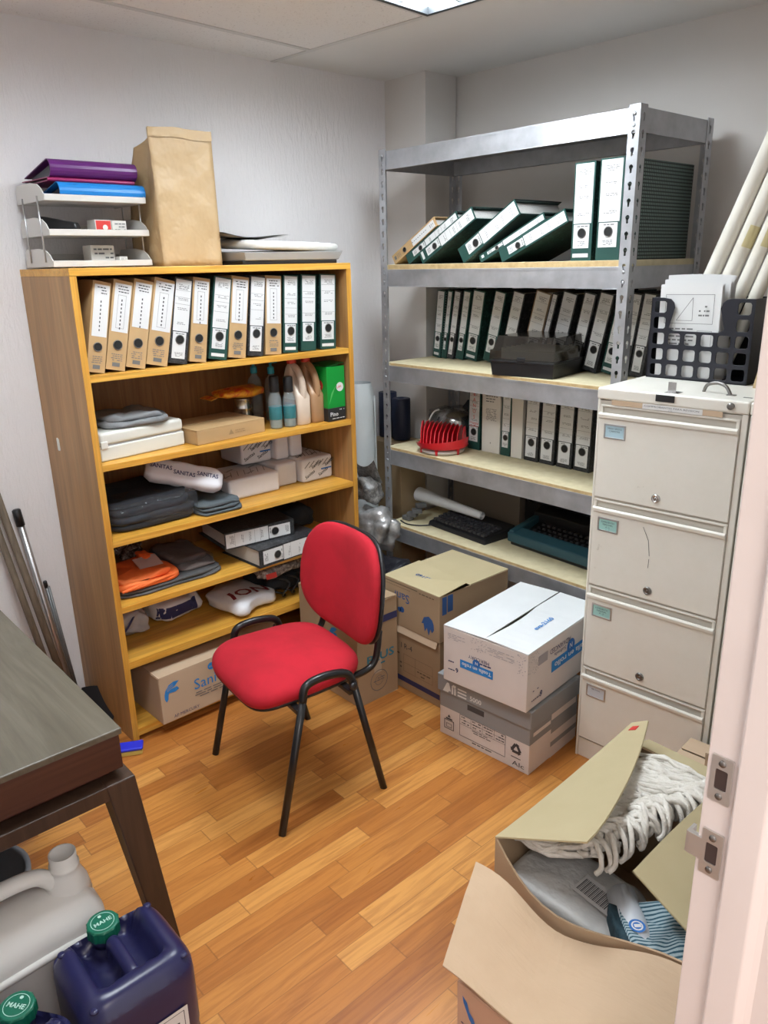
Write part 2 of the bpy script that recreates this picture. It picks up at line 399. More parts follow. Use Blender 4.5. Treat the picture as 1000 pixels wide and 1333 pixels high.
def cloth_slab(b, x0, y0, x1, y1, z0, z1, m=0, amp=.008, seed=0., n=14, taper=.0):
    """soft folded layer: rounded slab with a rolling surface"""
    cx, cy = (x0 + x1) / 2, (y0 + y1) / 2; w, h = (x1 - x0) / 2, (y1 - y0) / 2; t = z1 - z0
    def f(u, v):
        a = 2 * pi * u
        sg = lambda q, e: math.copysign(abs(q) ** e, q)
        rr = [0, .5, .85, .97, 1., 1., .97, .85, .5, 0][round(v * 9)]
        zz = [0, 0, 0, .06, .3, .7, .94, 1, 1, 1][round(v * 9)]
        ex, ey = sg(cos(a), .35), sg(sin(a), .35)
        x, y = cx + ex * w * rr, cy + ey * h * rr
        k = noise.noise(Vector((x * 14 + seed, y * 14, seed))); k2 = noise.noise(Vector((x * 40 + seed, y * 40, 3.)))
        edge = 1 + .05 * noise.noise(Vector((ex * 3 + seed, ey * 3, zz)))
        return Vector((cx + (x - cx) * edge, cy + (y - cy) * edge, z0 + max(0., t * zz * (1 - taper * rr) + (k * amp * 1.5 + k2 * amp * .5) * (1 if zz > .5 else 0))))
    return b.grid(f, 40, 10, m, True, closeu=True)
ORD = ['first', 'second', 'third', 'fourth', 'fifth', 'sixth', 'seventh', 'eighth', 'ninth', 'tenth', 'eleventh', 'twelfth', 'thirteenth', 'fourteenth', 'fifteenth']
# ------------------------------------------------------------------ camera (fitted to the photograph)
CAMP = Vector((2.97363, -2.71755, 1.705)); yaw, pit, rol, FPX = radians(48.4145), radians(-17.8691), radians(-1.2274), 1001.63
fw = Vector((-sin(yaw) * cos(pit), cos(yaw) * cos(pit), sin(pit))); rt = Vector((cos(yaw), sin(yaw), 0)); up = rt.cross(fw)
r2 = rt * cos(rol) + up * sin(rol); u2 = -rt * sin(rol) + up * cos(rol)
cd = bpy.data.cameras.new('camera'); cam = bpy.data.objects.new('camera', cd); COL.objects.link(cam)
cam.matrix_world = Matrix(((r2.x, u2.x, -fw.x, CAMP.x), (r2.y, u2.y, -fw.y, CAMP.y), (r2.z, u2.z, -fw.z, CAMP.z), (0, 0, 0, 1)))
cd.sensor_fit = 'VERTICAL'; cd.sensor_height = 36; cd.lens = FPX / 1333 * 36; cd.clip_start = .02
S.camera = cam
# ================================================================== the room
H = 2.511
def wy(x): return .176 + .0357 * x          # back wall face
struct(B().box((-.1, -3.1, -.05), (4.2, .35, 0)).obj('floor', FLOOR))
struct(B().box((-.12, -3.1, 0), (0, .3, H)).obj('wall_left', WALLR))
struct(B().hexa([(-.12, wy(0), 0), (2.8, wy(2.8), 0), (2.8, wy(2.8) + .1, 0), (-.12, wy(0) + .1, 0)],
                [(-.12, wy(0), H), (2.8, wy(2.8), H), (2.8, wy(2.8) + .1, H), (-.12, wy(0) + .1, H)]).obj('wall_back', WALL))
struct(B().box((0, -.019, 0), (.268, .18, H)).obj('pillar', WALL))
RX0, RX1 = 2.66, 2.80                          # wall holding the doorway the photo is taken through
JR, JL = -1.95, -2.703                         # faces of the two jambs
struct(B().box((RX0, JR + .03, 0), (RX1, .26, H)).box((RX0, JL - .03, 2.1), (RX1, JR + .03, H)).box((RX0, -3.05, 0), (RX1, JL - .03, H)).obj('wall_right', WALL))
struct(B().box((-.12, -3.15, 0), (RX1, -3.05, H)).obj('wall_front', WALL))
ex = lambda x: -.629 + .085 * x                # soffit edge
struct(B().hexa([(-.1, ex(-.1), H), (2.8, ex(2.8), H), (2.8, .35, H), (-.1, .35, H)], [(-.1, ex(-.1), H + .08), (2.8, ex(2.8), H + .08), (2.8, .35, H + .08), (-.1, .35, H + .08)]).obj('ceiling', SOFF))
CE = Matrix.Translation((0, -.629, H)) @ Matrix.Rotation(atan2(.085, 1), 4, 'Z')   # tile grid frame, y runs away from the soffit as negative
LX0, LX1 = .845, 1.44
LIGHTS = [(-.62, -.025), (-1.87, -1.27)]
b = B()
cuts = [-2.6, -1.87, -1.27, -.62, -.025, .0]
for y0, y1 in zip(cuts[:-1], cuts[1:]):
    lit = any(abs(y0 - a) < 1e-6 for a, _ in LIGHTS)
    for x0, x1 in ((-.3, LX0), (LX1, 2.9)) if lit else ((-.3, 2.9),):
        b.box((x0, y0, 0), (x1, y1, .06), 0, CE)
struct(b.obj('ceiling', TILE))
b = B()
for y in (-.012, -1.265): b.box((-.2, y - .011, -.003), (2.8, y + .011, .001), 0, CE)
for x in (.235, LX0 - .01, LX1 + .01, 2.05): b.box((x - .011, -2.5, -.0035), (x + .011, 0, .001), 0, CE)
struct(b.obj('trim_1', mat('painted ceiling grid', (.62, .60, .58), .6)))
EM = emit('lamp diffuser glow', (.86, .94, 1.), 35.)
for i, (y0, y1) in enumerate(LIGHTS):
    t = thing('ceiling_light', ['square recessed ceiling lamp glowing blue white at the soffit edge', 'square recessed ceiling lamp further from the soffit, above the chair'][i], 'ceiling light', CE @ Vector(((LX0 + LX1) / 2, (y0 + y1) / 2, 0)), atan2(.085, 1))
    w, h = (LX1 - LX0) / 2, (y1 - y0) / 2
    f = B()
    f.prism([[(-w, -h), (w, -h), (w, h), (-w, h)], [(-w + .018, -h + .018), (w - .018, -h + .018), (w - .018, h - .018), (-w + .018, h - .018)]], .03, Matrix.Translation((0, 0, -.008)))
    f.obj('frame', FRAMEDK, t)
    B().box((-w + .018, -h + .018, .016), (w - .018, h - .018, .022)).obj('diffuser', EM, t)
    l = B()
    for k in (-1, 0, 1):
        l.box((k * w / 2 - .004, -h + .018, .004), (k * w / 2 + .004, h - .018, .016)); l.box((-w + .018, k * h / 2 - .004, .004), (w - .018, k * h / 2 + .004, .016))
    l.obj('louver', mat('lamp louver', (.8, .85, .88), .4), t)
# door frame
def jamb(y, s, name):
    o = [(RX0 - .004, y), (RX0 + .031, y), (RX0 + .036, y - .013 * s), (RX0 + .070, y - .013 * s), (RX0 + .078, y - .004 * s), (RX0 + .084, y), (RX1 + .012, y), (RX1 + .018, y + .02 * s), (RX1 + .018, y + .08 * s), (RX1, y + .08 * s), (RX1, y + .032 * s), (RX0, y + .032 * s), (RX0, y + .07 * s), (RX0 - .004, y + .07 * s)]
    if s < 0: o = o[::-1]
    return struct(B().prism([o], 2.1).obj(name, JAMB, None, .004, 3))
jamb(JR, 1, 'door_frame_1'); jamb(JL, -1, 'door_frame_2')
def strike(name, label, z, h, w, lip):
    t = thing(name, label, 'strike plate', (RX0 + .0145, JR, z))
    b = B(); M = fr((0, -.0005, 0), (1, 0, 0), (0, 0, 1))
    b.prism([rrect(-w / 2, -h / 2, w / 2, h / 2, .002), rrect(-w * .28, -h * .22, w * .28, h * .22, .002)], .0022, M)
    if lip: b.box((-w / 2 - .016, -.0026, -h * .24), (-w / 2 + .001, .004, h * .24)); b.box((-w / 2 - .019, -.002, -h * .24), (-w / 2 - .015, .016, h * .24))
    b.obj('plate', BRASSY, t, .0006)
    B().box((-w * .28, -.0012, -h * .22), (w * .28, -.0004, h * .22)).obj('latch_hole', mat('dark recess', (.05, .03, .025), .8), t)
    for s in (1, -1): B().lathe([(.0042, 0), (.0042, .0012), (.001, .0016)], 12, 0, M=fr((0, -.0026, s * h * .36), (1, 0, 0), (0, 0, 1))).obj('screw', DKMETAL, t)
strike('strike_plate', 'upper flat steel strike plate with square hole on the door frame', 1.142, .060, .025, False)
strike('strike_plate', 'lower steel strike plate with projecting lip on the door frame', 1.040, .062, .025, True)

# ================================================================== wooden bookcase
BX, BY0, BY1, BZ = .46, -1.7735, -.639, 1.712
SH = [1.376, 1.076, .8015, .549, .332, .05]
bk = thing('bookcase', 'tall varnished pine bookcase with open shelves against the left wall', 'bookcase', (.23, (BY0 + BY1) / 2, 0))
def bp(name, a, b_, m, bev=.0015):
    o = B().box(a, b_).obj(name, m, bk, bev); o.location = (-.23, -(BY0 + BY1) / 2, 0); return o
for y in (BY0, BY1 - .022):
    o = bp('side_panel', (.004, y, 0), (BX - .004, y + .022, BZ - .024), PLYSIDE)
    e = B().box((BX - .004, y, 0), (BX, y + .022, BZ - .024)).obj('edge_strip', PINEV, o)
bp('top_board', (.004, BY0, BZ - .024), (BX, BY1, BZ), PINE)
bp('back_panel', (.004, BY0 + .022, .03), (.010, BY1 - .022, BZ - .024), PLYBACK)
for z in SH: bp('shelf', (.010, BY0 + .022, z - (.022 if z > .35 else .03)), (BX - .002, BY1 - .022, z), PINE)
bp('plinth', (.40, BY0 + .022, 0), (.42, BY1 - .022, .02), PLYSIDE)

# ================================================================== steel rack
KX0, KX1, KY0, KY1 = .318, 1.542, -.347, .1265
KZ = [2.1545, 1.681, 1.266, .874, .499]
rk = thing('steel_shelving_rack', 'grey boltless steel shelving rack of five tiers against the back wall', 'shelving rack', ((KX0 + KX1) / 2, (KY0 + KY1) / 2, 0))
RO = Vector((-(KX0 + KX1) / 2, -(KY0 + KY1) / 2, 0))
def keyplate(b, M, w, top):
    """strip with keyhole slots, local x across, y up"""
    pitch = .05; n = int(top / pitch)
    for i in range(n):
        y = i * pitch
        hole = [(w / 2 + .0075 * cos(a), y + .032 + .0075 * sin(a)) for a in [radians(-60 + 300 * k / 9) for k in range(10)]]
        hole = [(w / 2 + .0035, y + .014), *hole[0:10], (w / 2 - .0035, y + .014)]
        b.prism([[(0, y), (w, y), (w, y + pitch), (0, y + pitch)], hole], .0022, M)
    b.prism([[(0, n * pitch), (w, n * pitch), (w, top), (0, top)]], .0022, M)
for x, sx in ((KX0, 1), (KX1, -1)):
    for y, sy in ((KY0, 1), (KY1, -1)):
        b = B(); top = KZ[0] + .008
        keyplate(b, fr((x if sx > 0 else x - .04, y if sy > 0 else y + .0022, 0), (1, 0, 0), (0, 0, 1)), .04, top)
        keyplate(b, fr((x - (.0022 if sx < 0 else 0), y if sy > 0 else y - .04, 0), (0, 1, 0), (0, 0, 1)), .04, top)
        o = b.obj('post', STEEL, rk); o.location = RO
        if y == KY0:
            r = B()
            for z in KZ:
                for dz in (-.018, -.052): r.lathe([(.006, 0), (.006, .002), (.003, .004)], 10, 0, M=fr((x + sx * .02, y - .0005, z + dz), (1, 0, 0), (0, 0, 1)))
            r.obj('rivet', STEEL, o)
for i, z in enumerate(KZ):
    up_ = .02 if i == 1 else .012
    def pc(name, a, b_, m, bev=.002):
        o = B().box(a, b_).obj(name, m, rk, bev); o.location = RO; return o
    for y0, y1 in ((KY0 + .003, KY0 + .018), (KY1 - .018, KY1 - .003)):
        bb = B().box((KX0 + .006, y0, z - .072), (KX1 - .006, y0 + .003 if y0 < -.1 else y1, z)).box((KX0 + .006, y0, z - .072), (KX1 - .006, y1, z - .069)).box((KX0 + .006, y0, z - .012), (KX1 - .006, y1, z - .009))
        o = bb.obj('long_beam', STEEL, rk, .001); o.location = RO
    for x0 in (KX0 + .003, KX1 - .006): pc('side_beam', (x0, KY0 + .02, z - .072), (x0 + .003, KY1 - .02, z), STEEL, 0)
    if i == 0: pc('shelf_board', (KX0 + .01, KY0 + .012, z - .012), (KX1 - .01, KY1 - .012, z - .004), mat('grey board underside', (.30, .295, .29), .7))
    else:
        o = pc('shelf_board', (KX0 + .01, KY0 + .007, z - .008), (KX1 - .01, KY1 - .007, z + up_), MDF)
        e = B().box((KX0 + .042, KY0 + .0045, z - .004), (KX1 - .042, KY0 + .0085, z + up_ - .001)).obj('board_edge', MDFEDGE, o)
KT = [KZ[0], KZ[1] + .02, KZ[2] + .012, KZ[3] + .012, KZ[4] + .012]

# ================================================================== filing cabinets
def make_cabinet(label, ox, first):
    a = radians(4.2308); ux, uy = cos(a), sin(a)
    t = thing('filing_cabinet', label, 'filing cabinet', (1.638 + ox * ux, -.631 + ox * uy, 0), a)
    W, D, T = .452, .62, 1.3285
    b = B().box((0, .012, .012), (W, D, T - .036)).box((0, 0, 0), (.008, .02, T - .036)).box((W - .016, 0, 0), (W, .02, T - .036)).box((.008, .004, 0), (W - .016, .02, .076))
    b.obj('body', CABPAINT, t, .002)
    B().box((-.002, -.004, T - .036), (W + .002, D, T)).obj('top_cap', CABPAINT, t, .006, 3)
    g = B().box((.008, .003, .08), (W - .016, .0125, T - .04)); g.obj('gap', CABDARK, t)
    zs = [(1.277, .980), (.972, .676), (.668, .370), (.362, .084)]
    for i, (z1, z0) in enumerate(zs):
        d = B()
        d.box((.011, -.004, z0), (W - .019, .010, z1 - .042))            # face
        pts = [(-.004, z1 - .042), (-.0115, z1 - .040), (-.013, z1 - .030), (-.009, z1 - .024), (-.003, z1 - .026), (.009, z1 - .034), (.009, z1 - .042)]
        d.add([(x, y, z) for x in (.011, W - .019) for y, z in pts], [tuple(range(7)), tuple(range(7, 14))[::-1]] + [(k, (k + 1) % 7, 7 + (k + 1) % 7, 7 + k) for k in range(7)], 0)
        d.box((.011, .006, z1 - .03), (W - .019, .010, z1 - .002)); d.box((.011, -.004, z1 - .006), (W - .019, .010, z1))
        d.box((.011, -.004, z1 - .03), (.020, .010, z1)); d.box((W - .028, -.004, z1 - .03), (W - .019, .010, z1))
        o = d.obj('drawer', CABPAINT, t, .0015)
        if first:
            x0 = .030; zt = z1 - .058; lw, lh = .072, .046
            h = B(); M = fr((x0, -.0042, zt - lh), (1, 0, 0), (0, 0, 1))
            h.prism([[(0, 0), (lw, 0), (lw, lh), (0, lh)], [(.005, .005), (lw - .005, .005), (lw - .005, lh - .005), (.005, lh - .005)]], .003, M)
            h.obj('label_holder', ALU, o, .0008)
            c = B().box((x0 + .004, -.0052, zt - lh + .004), (x0 + lw - .004, -.0044, zt - .004))
            pr = Pr((x0, -.0053, zt - lh), (1, 0, 0), (0, 0, 1))
            tx = [['MEGA OFICIO', 'CARPETAS'], ['EXPEDIENTES', 'PERSONAL', 'A - L', '1 - 2'], ['EXPEDIENTES', 'PERSONAL', 'M - Z'], ['ARCHIVO']][i]
            for k, s in enumerate(tx): pr.text(s, lw / 2, lh - .016 - k * .0085, .0075, 1, center=True)
            c.v += pr.v; c.f += [[q + 8 for q in f] for f in pr.f]; c.m += pr.m; c.sm += pr.sm
            c.obj('label_card', [[LABELB, LABELG, LABELG, mat('grey label', (.55, .58, .62), .6)][i], INK], o)
            if i < 3:
                L = B().lathe([(.014, 0), (.014, .003), (.011, .006), (.009, .006), (.0085, .003), (.004, .003), (.004, .006)], 18, 0, M=fr((W / 2 - .01, -.004, z0 + .03), (1, 0, 0), (0, 0, 1)))
                L.obj('lock', DKMETAL if i else CHROME, o)
            if i == 1:
                s = Pr((0, -.0045, 0), (1, 0, 0), (0, 0, 1))
                for p0, p1 in (((.185, z1 - .06), (.205, z1 - .10)), ((.205, z1 - .10), (.212, z1 - .15)), ((.212, z1 - .16), (.211, z1 - .19))): s.line(p0, p1, .0016)
                s.obj('scratch', INK, o)
    if first:
        B().box((.05, -.0062, T - .050), (.385, -.0045, T - .034)).obj('paper_strip', CARDL, t)
        q = Pr((0, -.0064, 0), (1, 0, 0), (0, 0, 1)); q.rect(.15, T - .050, .33, T - .034, 0); q.layer().text('COMPROBANTES PARA REVISION', .155, T - .043, .0072, 1, width=.165); q.text('2 A 5', .23, T - .0495, .0055, 1)
        q.obj('paper_label', [WHITEP, INK], t)
        B().box((.188, -.007, T - .024), (.245, -.004, T - .004)).obj('name_plate', BLACKPL, t, .001)
        h = B().box((.205, .012, T), (.245, .05, T + .0015)).box((.208, .028, T), (.232, .030, T + .03)); h.obj('hasp', CHROME, t)
        B().tube(smoothpath([(.285, .10, T), (.297, .095, T + .022), (.33, .088, T + .030), (.355, .082, T + .022), (.372, .076, T)]), .005, 10).obj('wire_handle', DKMETAL, t)
        B().box((.362, .068, T), (.386, .082, T + .003)).obj('bracket', DKMETAL, t); B().box((.412, .06, T), (.436, .068, T + .001)).obj('slot', DKMETAL, t)
        B().lathe([(.010, 0), (.010, .006), (.005, .009)], 14, 0, M=fr((.405, -.004, T - .016), (1, 0, 0), (0, 0, 1))).obj('lock', DKMETAL, t)
    return t
make_cabinet('cream four drawer filing cabinet with blue label cards, left of the pair', 0, True)
make_cabinet('cream filing cabinet mostly hidden behind the door frame, right of the pair', .458, False)

# ================================================================== desk
dk = thing('desk', 'dark wooden desk with worn grey brown top at the left edge', 'desk', (1.0, -2.5, 0))
def dp(b, name, m, bev=.002):
    o = b.obj(name, m, dk, bev); o.location = (-1.0, 2.5, 0); return o
DX0, DX1, DY0, DY1, DT = .42, 1.49, -2.98, -2.184, .75
dp(B().box((DX0, DY0, DT - .016), (DX1, DY1, DT)), 'tabletop', DESKTOP, .003)
dp(B().box((DX1 - .026, DY0 + .01, DT - .10), (DX1 - .004, DY1 - .006, DT - .016)).box((DX0, DY1 - .028, DT - .10), (DX1 - .026, DY1 - .006, DT - .016)).box((DX0, DY0 + .01, DT - .10), (DX1 - .026, DY0 + .03, DT - .016)), 'apron', MAHOG)
dp(B().box((DX1 - .045, DY0 + .02, DT - .158), (DX1 + .012, DY1 + .008, DT - .122)).box((DX0, DY1 - .045, DT - .158), (DX1 - .045, DY1 + .008, DT - .122)), 'rail', LEGWOOD)
dp(B().box((DX0 + .02, DY0 + .03, DT - .121), (DX1 - .03, DY1 - .03, DT - .09)), 'drawer_base', MAHOG)
for x, sx in ((DX0 + .05, -1), (DX1 + .014, 1)):
    for y, sy in ((DY0 + .03, -1), (DY1 + .010, 1)):
        z = DT - .120; a = .066; c = .042; ox, oy = sx * .035, sy * .06
        q = lambda X, Y, w, zz: [(X - (w if sx > 0 else 0), Y - (w if sy > 0 else 0), zz), (X + (0 if sx > 0 else w), Y - (w if sy > 0 else 0), zz), (X + (0 if sx > 0 else w), Y + (0 if sy > 0 else w), zz), (X - (w if sx > 0 else 0), Y + (0 if sy > 0 else w), zz)]
        dp(B().hexa(q(x + ox, y + oy, c, 0), q(x, y, a, z)), 'leg', LEGWOOD, .003)

# ================================================================== chair
ch = thing('office_chair', 'red upholstered visitor chair with black tube legs in the middle of the floor', 'chair', (1.018, -1.424, 0), radians(-7))
def cushion(b, w, h, t, bend, n=5., M=None, m=0, top=None, dome=.02):
    """rounded square pad in local xy, thickness along z, ring lofted"""
    prof = [(0., t + dome), (.35, t + dome * .9), (.65, t + dome * .65), (.85, t + dome * .3), (.95, t * .9), (.99, t * .65), (1., t * .35), (.985, .0), (.6, 0.), (0., 0.)]
    sg = lambda q, e: math.copysign(abs(q) ** e, q)
    def f(u, v):
        r, z = prof[round(v * (len(prof) - 1))]; a = 2 * pi * u
        x, y = sg(cos(a), 2 / n) * w / 2 * r, sg(sin(a), 2 / n) * h / 2 * r
        if top: x *= top(y / h + .5)
        p = Vector((x, y, z + bend(x, y)))
        return M @ p if M is not None else p
    return b.grid(f, 56, len(prof), m, True, closeu=True)
sb = lambda x, y: .008 - 1.9 * max(0, -y - .09) ** 2 - .12 * x * x
cushion(B(), .45, .42, .045, sb, 4.2, Matrix.Translation((0, -.015, .425)), top=lambda q: 1 - .10 * q * q).obj('seat', REDFAB, ch)
cushion(B(), .44, .41, .02, sb, 4.2, Matrix.Translation((0, -.015, .411)), top=lambda q: 1 - .10 * q * q, dome=0).obj('seat_shell', BLACKPL, ch)
MB = fr((0, .255, .664), (1, 0, 0), (0, .13, 1))        # back pad: local z faces -y
bb = lambda x, y: .75 * x * x
tp = lambda q: .93 + .10 * math.sin(pi * min(1, q * 1.15)) - .05 * max(0, q - .75)
cushion(B(), .475, .375, .03, bb, 3.6, MB, top=tp, dome=.012).obj('backrest', REDFAB, ch)
cushion(B(), .482, .381, .018, bb, 3.6, MB @ Matrix.Translation((0, 0, -.017)), top=tp, dome=0).obj('backrest_shell', BLACKPL, ch)
for s in (-1, 1):
    A = [(s * .262, -.195, 0), (s * .252, -.085, .455)]; top_ = smoothpath([(s * .252, -.090, .435), (s * .248, -.075, .480), (s * .246, -.02, .492), (s * .246, .05, .484), (s * .248, .082, .466), (s * .252, .095, .43)], 5); Rr = [(s * .252, .094, .437), (s * .262, .195, 0)]
    B().tube(A, .0125, 12, squash=.75).obj('leg', BLACKPAINT, ch)
    B().tube(Rr, .0125, 12, squash=.75).obj('leg', BLACKPAINT, ch)
    B().tube(top_, .0135, 12).obj('side_frame', BLACKPAINT, ch)
    B().tube(smoothpath([(s * .17, .09, .405), (s * .174, .185, .410), (s * .176, .232, .442), (s * .172, .252, .54)], 6), .012, 10).obj('back_bracket', BLACKPAINT, ch)
    B().lathe([(.013, 0), (.013, .008), (.006, .011)], 12, 0, M=fr((s * .265, .085, .436), (0, 1, 0), (0, 0, 1))).obj('bolt', BLACKPL, ch)
for y in (-.10, .09): B().box((-.252, y - .012, .395), (.252, y + .012, .412)).obj('cross_bar', BLACKPAINT, ch, .003)
# ================================================================== lever arch binders
STY = {'tan': (TANBOARD, TANBOARD), 'green': (GRNMARB, GRNBOARD), 'grey': (GREYMARB, GREYMARB), 'check': (CHECK, GRNBOARD), 'brown': (BRNBOARD, BRNBOARD), 'plainwhite': (GREYMARB, OFFP)}
_BM = {}
def binder_parts(sty, w, h, d, var):
    key = (sty, round(w, 3), round(h, 3), round(d, 3), var)
    if key in _BM: return _BM[key]
    rnd = random.Random(hash((round(w * 1000), round(h * 1000), var)) & 0xffff)
    side, spine = STY[sty]; out = []
    c = B().box((-w, .003, 0), (-w + .003, d, h)).box((-.003, .003, 0), (0, d, h)); c.box((-w, 0, 0), (0, .003, h), 1)
    out.append(('cover', c.mesh('cover', [side, spine])))
    out.append(('pages', B().box((-w + .006, .014, .008), (-.006, d - .012, h - .014)).mesh('pages', PAGES)))
    pr = Pr((-w, 0, 0), (1, 0, 0), (0, 0, 1), .0009)
    a = .0035
    if sty == 'tan':
        z0 = h * (.40 + .03 * (var % 3)); pr.rect(a + .003, z0, w - a, h * .965, 0); pr.layer()
        pr.scribble(a + .012, h * .86, w - .012, h * .95, 3, 1, .9, rnd)
        if var % 2:
            pr.frame(w * .30, z0 + .012, w * .72, h * .84, .0008, 1)
        for k in range(8): pr.rect(w * .48, h * .46 + k * .013, w * .54, h * .46 + k * .013 + .007, 1)
        pr.rect(w * .3, h * .04, w * .7, h * .085, 2); pr.scribble(w * .2, h * .10, w * .8, h * .19, 4, 2, .9, rnd)
    elif sty == 'plainwhite':
        pr.rect(a, .006, w - a, h - .006, 0)
    else:
        z0 = h * .385; pr.rect(a + .002, z0, w - a - .002, h * .985, 0); pr.layer()
        for zz in sorted(rnd.sample([.50, .58, .70, .78, .86], 3)): pr.rect(a + .004, h * zz, w - a - .004, h * zz + .0009, 2)
        for zz in (.90, .87, .74, .63, .46): pr.scribble(w * .24, h * zz, w * .80, h * (zz + .035), 2, 2, .85, rnd)
        zb = .06 if sty == 'grey' else .13
        pr.rect(a + .004, h * zb, w - a - .008, h * .375, 0); pr.layer()
        pr.scribble(w * .25, h * (zb + .02), w * .7, h * (zb + .075), 4, 1, .9, rnd)
        pr.scribble(w * .2, h * .34, w * .8, h * .37, 1, 2, .9, rnd)
        if sty in ('green', 'check') and var % 2 == 0: pr.rect(a + .004, h * .035, w - a - .008, h * .075, 0)
    out.append(('spine_label', pr.mesh('spine_label', [WHITEP if sty != 'brown' else OFFP, INK, GREYINK])))
    if sty != 'plainwhite':
        hz = h * .285; r = min(.0145, w * .21); M = fr((-w / 2, -.0018, hz), (1, 0, 0), (0, 0, 1))
        g = B().lathe([(r, 0), (r, .0012)], 20, 0, M=M)
        ringo = B(); ringo.grid(lambda u, v: M @ Vector(((r + .0015 + .0015 * cos(2 * pi * v)) * cos(2 * pi * u), (r + .0015 + .0015 * cos(2 * pi * v)) * sin(2 * pi * u), .0006 + .0015 * sin(2 * pi * v))), 20, 6, 1, True, True, True)
        g.v, g.f, g.m, g.sm = g.v + ringo.v, g.f + [[q + len(g.v) for q in f] for f in ringo.f], g.m + ringo.m, g.sm + ringo.sm
        out.append(('finger_hole', g.mesh('finger_hole', [BLACKH, DKMETAL])))
    _BM[key] = out; return out
def binder(loc, rz, lean, sty, w, h, d, label, group, var=0, rot=None):
    """origin at the bottom right corner of the spine, spine faces local -y"""
    t = thing('lever_arch_binder', label, 'binder', loc, group=group, rot=rot or (0, radians(lean), rz))
    for n_, me in binder_parts(sty, w, h, d, var): inst(n_, me, t)
    return t
G1, G2, G3, G4 = 'binders on the bookcase', 'binders on the upper rack shelf', 'binders on the middle rack shelf', 'binders on the lower rack shelf'
bkl = [(-1.688, 12, .060, 'tan', 'tan binder at the far left of the row of binders on the bookcase'), (-1.618, 13, .066, 'tan', 'tan binder second from left on the bookcase, label framed'), (-1.545, 13, .068, 'tan', 'tan binder third from left in the bookcase row'),
       (-1.462, 13, .078, 'tan', 'widest tan binder, fourth from left in the bookcase row, leaning right'), (-1.385, 11, .070, 'grey', 'black edged binder with all white spine, fifth from left on the bookcase'), (-1.308, 9, .066, 'tan', 'tan binder squeezed between two black binders, sixth from left on the bookcase'),
       (-1.222, 10, .074, 'green', 'dark green binder with white labels, seventh from left on the bookcase'), (-1.140, 8, .074, 'tan', 'tan binder with torn label, eighth from left on the bookcase'), (-1.060, 7, .070, 'grey', 'black binder with tall white spine, ninth from left on the bookcase'),
       (-.976, 4, .073, 'tan', 'tan binder nearest the right end of the bookcase row'), (-.896, 4, .070, 'green', 'green binder third from the right end of the bookcase row'), (-.806, 3.5, .074, 'green', 'green binder second from the right end of the bookcase row'), (-.703, 2.5, .080, 'green', 'green binder at the far right end of the bookcase row')]
for i, (y, ln, w, s, lb) in enumerate(bkl): binder((.425, y, 1.3763), pi / 2, ln, s, w, .293, .28, lb, G1, i)
z = KT[1] + .0005
top = [(.358, -.30, 60, 'tan', .040, .30, 'tan binder fallen at the left end of the upper rack shelf'), (.447, -.30, 61, 'green', .042, .335, 'white spined binder lying against others, second from left on the upper rack shelf'),
       (.557, -.325, 61, 'green', .052, .335, 'toppled green binder with white label, third from left on the upper rack shelf'), (.788, -.325, 59, 'check', .062, .325, 'toppled binder with checked underside in the middle of the upper rack shelf'),
       (.868, -.312, 65, 'green', .030, .335, 'toppled binder with torn label behind another on the upper rack shelf'), (.990, -.33, 66, 'green', .048, .32, 'toppled white spined binder touching the upright ones on the upper rack shelf')]
for i, (x, y, ln, s, w, h, lb) in enumerate(top): binder((x, y, z), 0, ln, s, w, h, .29, lb, G2, 20 + i)
binder((1.380, -.33, z), 0, 0, 'green', .082, .315, .32, 'upright green binder, left of the two standing on the upper rack shelf', G2, 30)
binder((1.488, -.33, z), 0, 0, 'check', .090, .318, .452, 'upright checked binder beside the right post on the upper rack shelf', G2, 31)
binder((1.288, -.16, z), 0, 88, 'grey', .030, .17, .25, 'flat black folder lying under the toppled binders on the upper rack shelf', G2, 32)
z = KT[2] + .0005
s3 = [(.418, .050, 6, 'check', 'checked binder first at the left of the middle rack shelf'), (.455, .032, 8, 'green', 'narrow green binder second from left on the middle rack shelf'), (.501, .042, 9, 'grey', 'thin white labelled binder third from left on the middle rack shelf'), (.560, .045, 9, 'green', 'green edged binder fourth from left on the middle rack shelf'),
      (.642, .070, 9, 'green', 'wide green binder with white band, left of the smoked card box'), (.742, .062, 12, 'green', 'binder behind the left corner of the smoked card box'), (.838, .064, 13, 'grey', 'black binder just left of the brown one behind the card box'), (.965, .078, 14, 'brown', 'brown binder leaning behind the smoked card box'),
      (.998, .030, 14, 'grey', 'narrow binder just right of the brown one on the middle rack shelf'), (1.095, .070, 13, 'grey', 'wide black binder behind the middle of the smoked card box'), (1.184, .056, 12, 'grey', 'binder behind the right end of the smoked card box'), (1.262, .064, 12, 'grey', 'white spined binder leaning just right of the smoked card box'),
      (1.342, .058, 11, 'green', 'leaning binder partly behind the right front post on the middle rack shelf'), (1.400, .044, 8, 'grey', 'thin binder hidden behind the right front post on the middle rack shelf'), (1.462, .054, 7, 'grey', 'last binder at the right end of the middle rack shelf, behind the cabinet')]
for i, (x, w, ln, s, lb) in enumerate(s3): binder((x, -.075, z), 0, ln, s, w, .305, .265, lb, G3, 40 + i)
z = KT[3] + .0005
t = binder((.704, -.115, z), 0, 1, 'green', .070, .285, .27, 'binder with red letters down its spine, beside the red rack', G4, 61)
pr = Pr((-.070, -.0006, 0), (1, 0, 0), (0, 0, 1))
for k, c in enumerate('BANOS'): pr.text(c, .034, .246 - k * .026, .024, 0, center=True)
pr.rect(.008, .122, .062, .124, 0); pr.rect(.008, .106, .062, .108, 0); pr.scribble(.010, .109, .060, .121, 2, 0)
pr.obj('red_lettering', REDP, t)
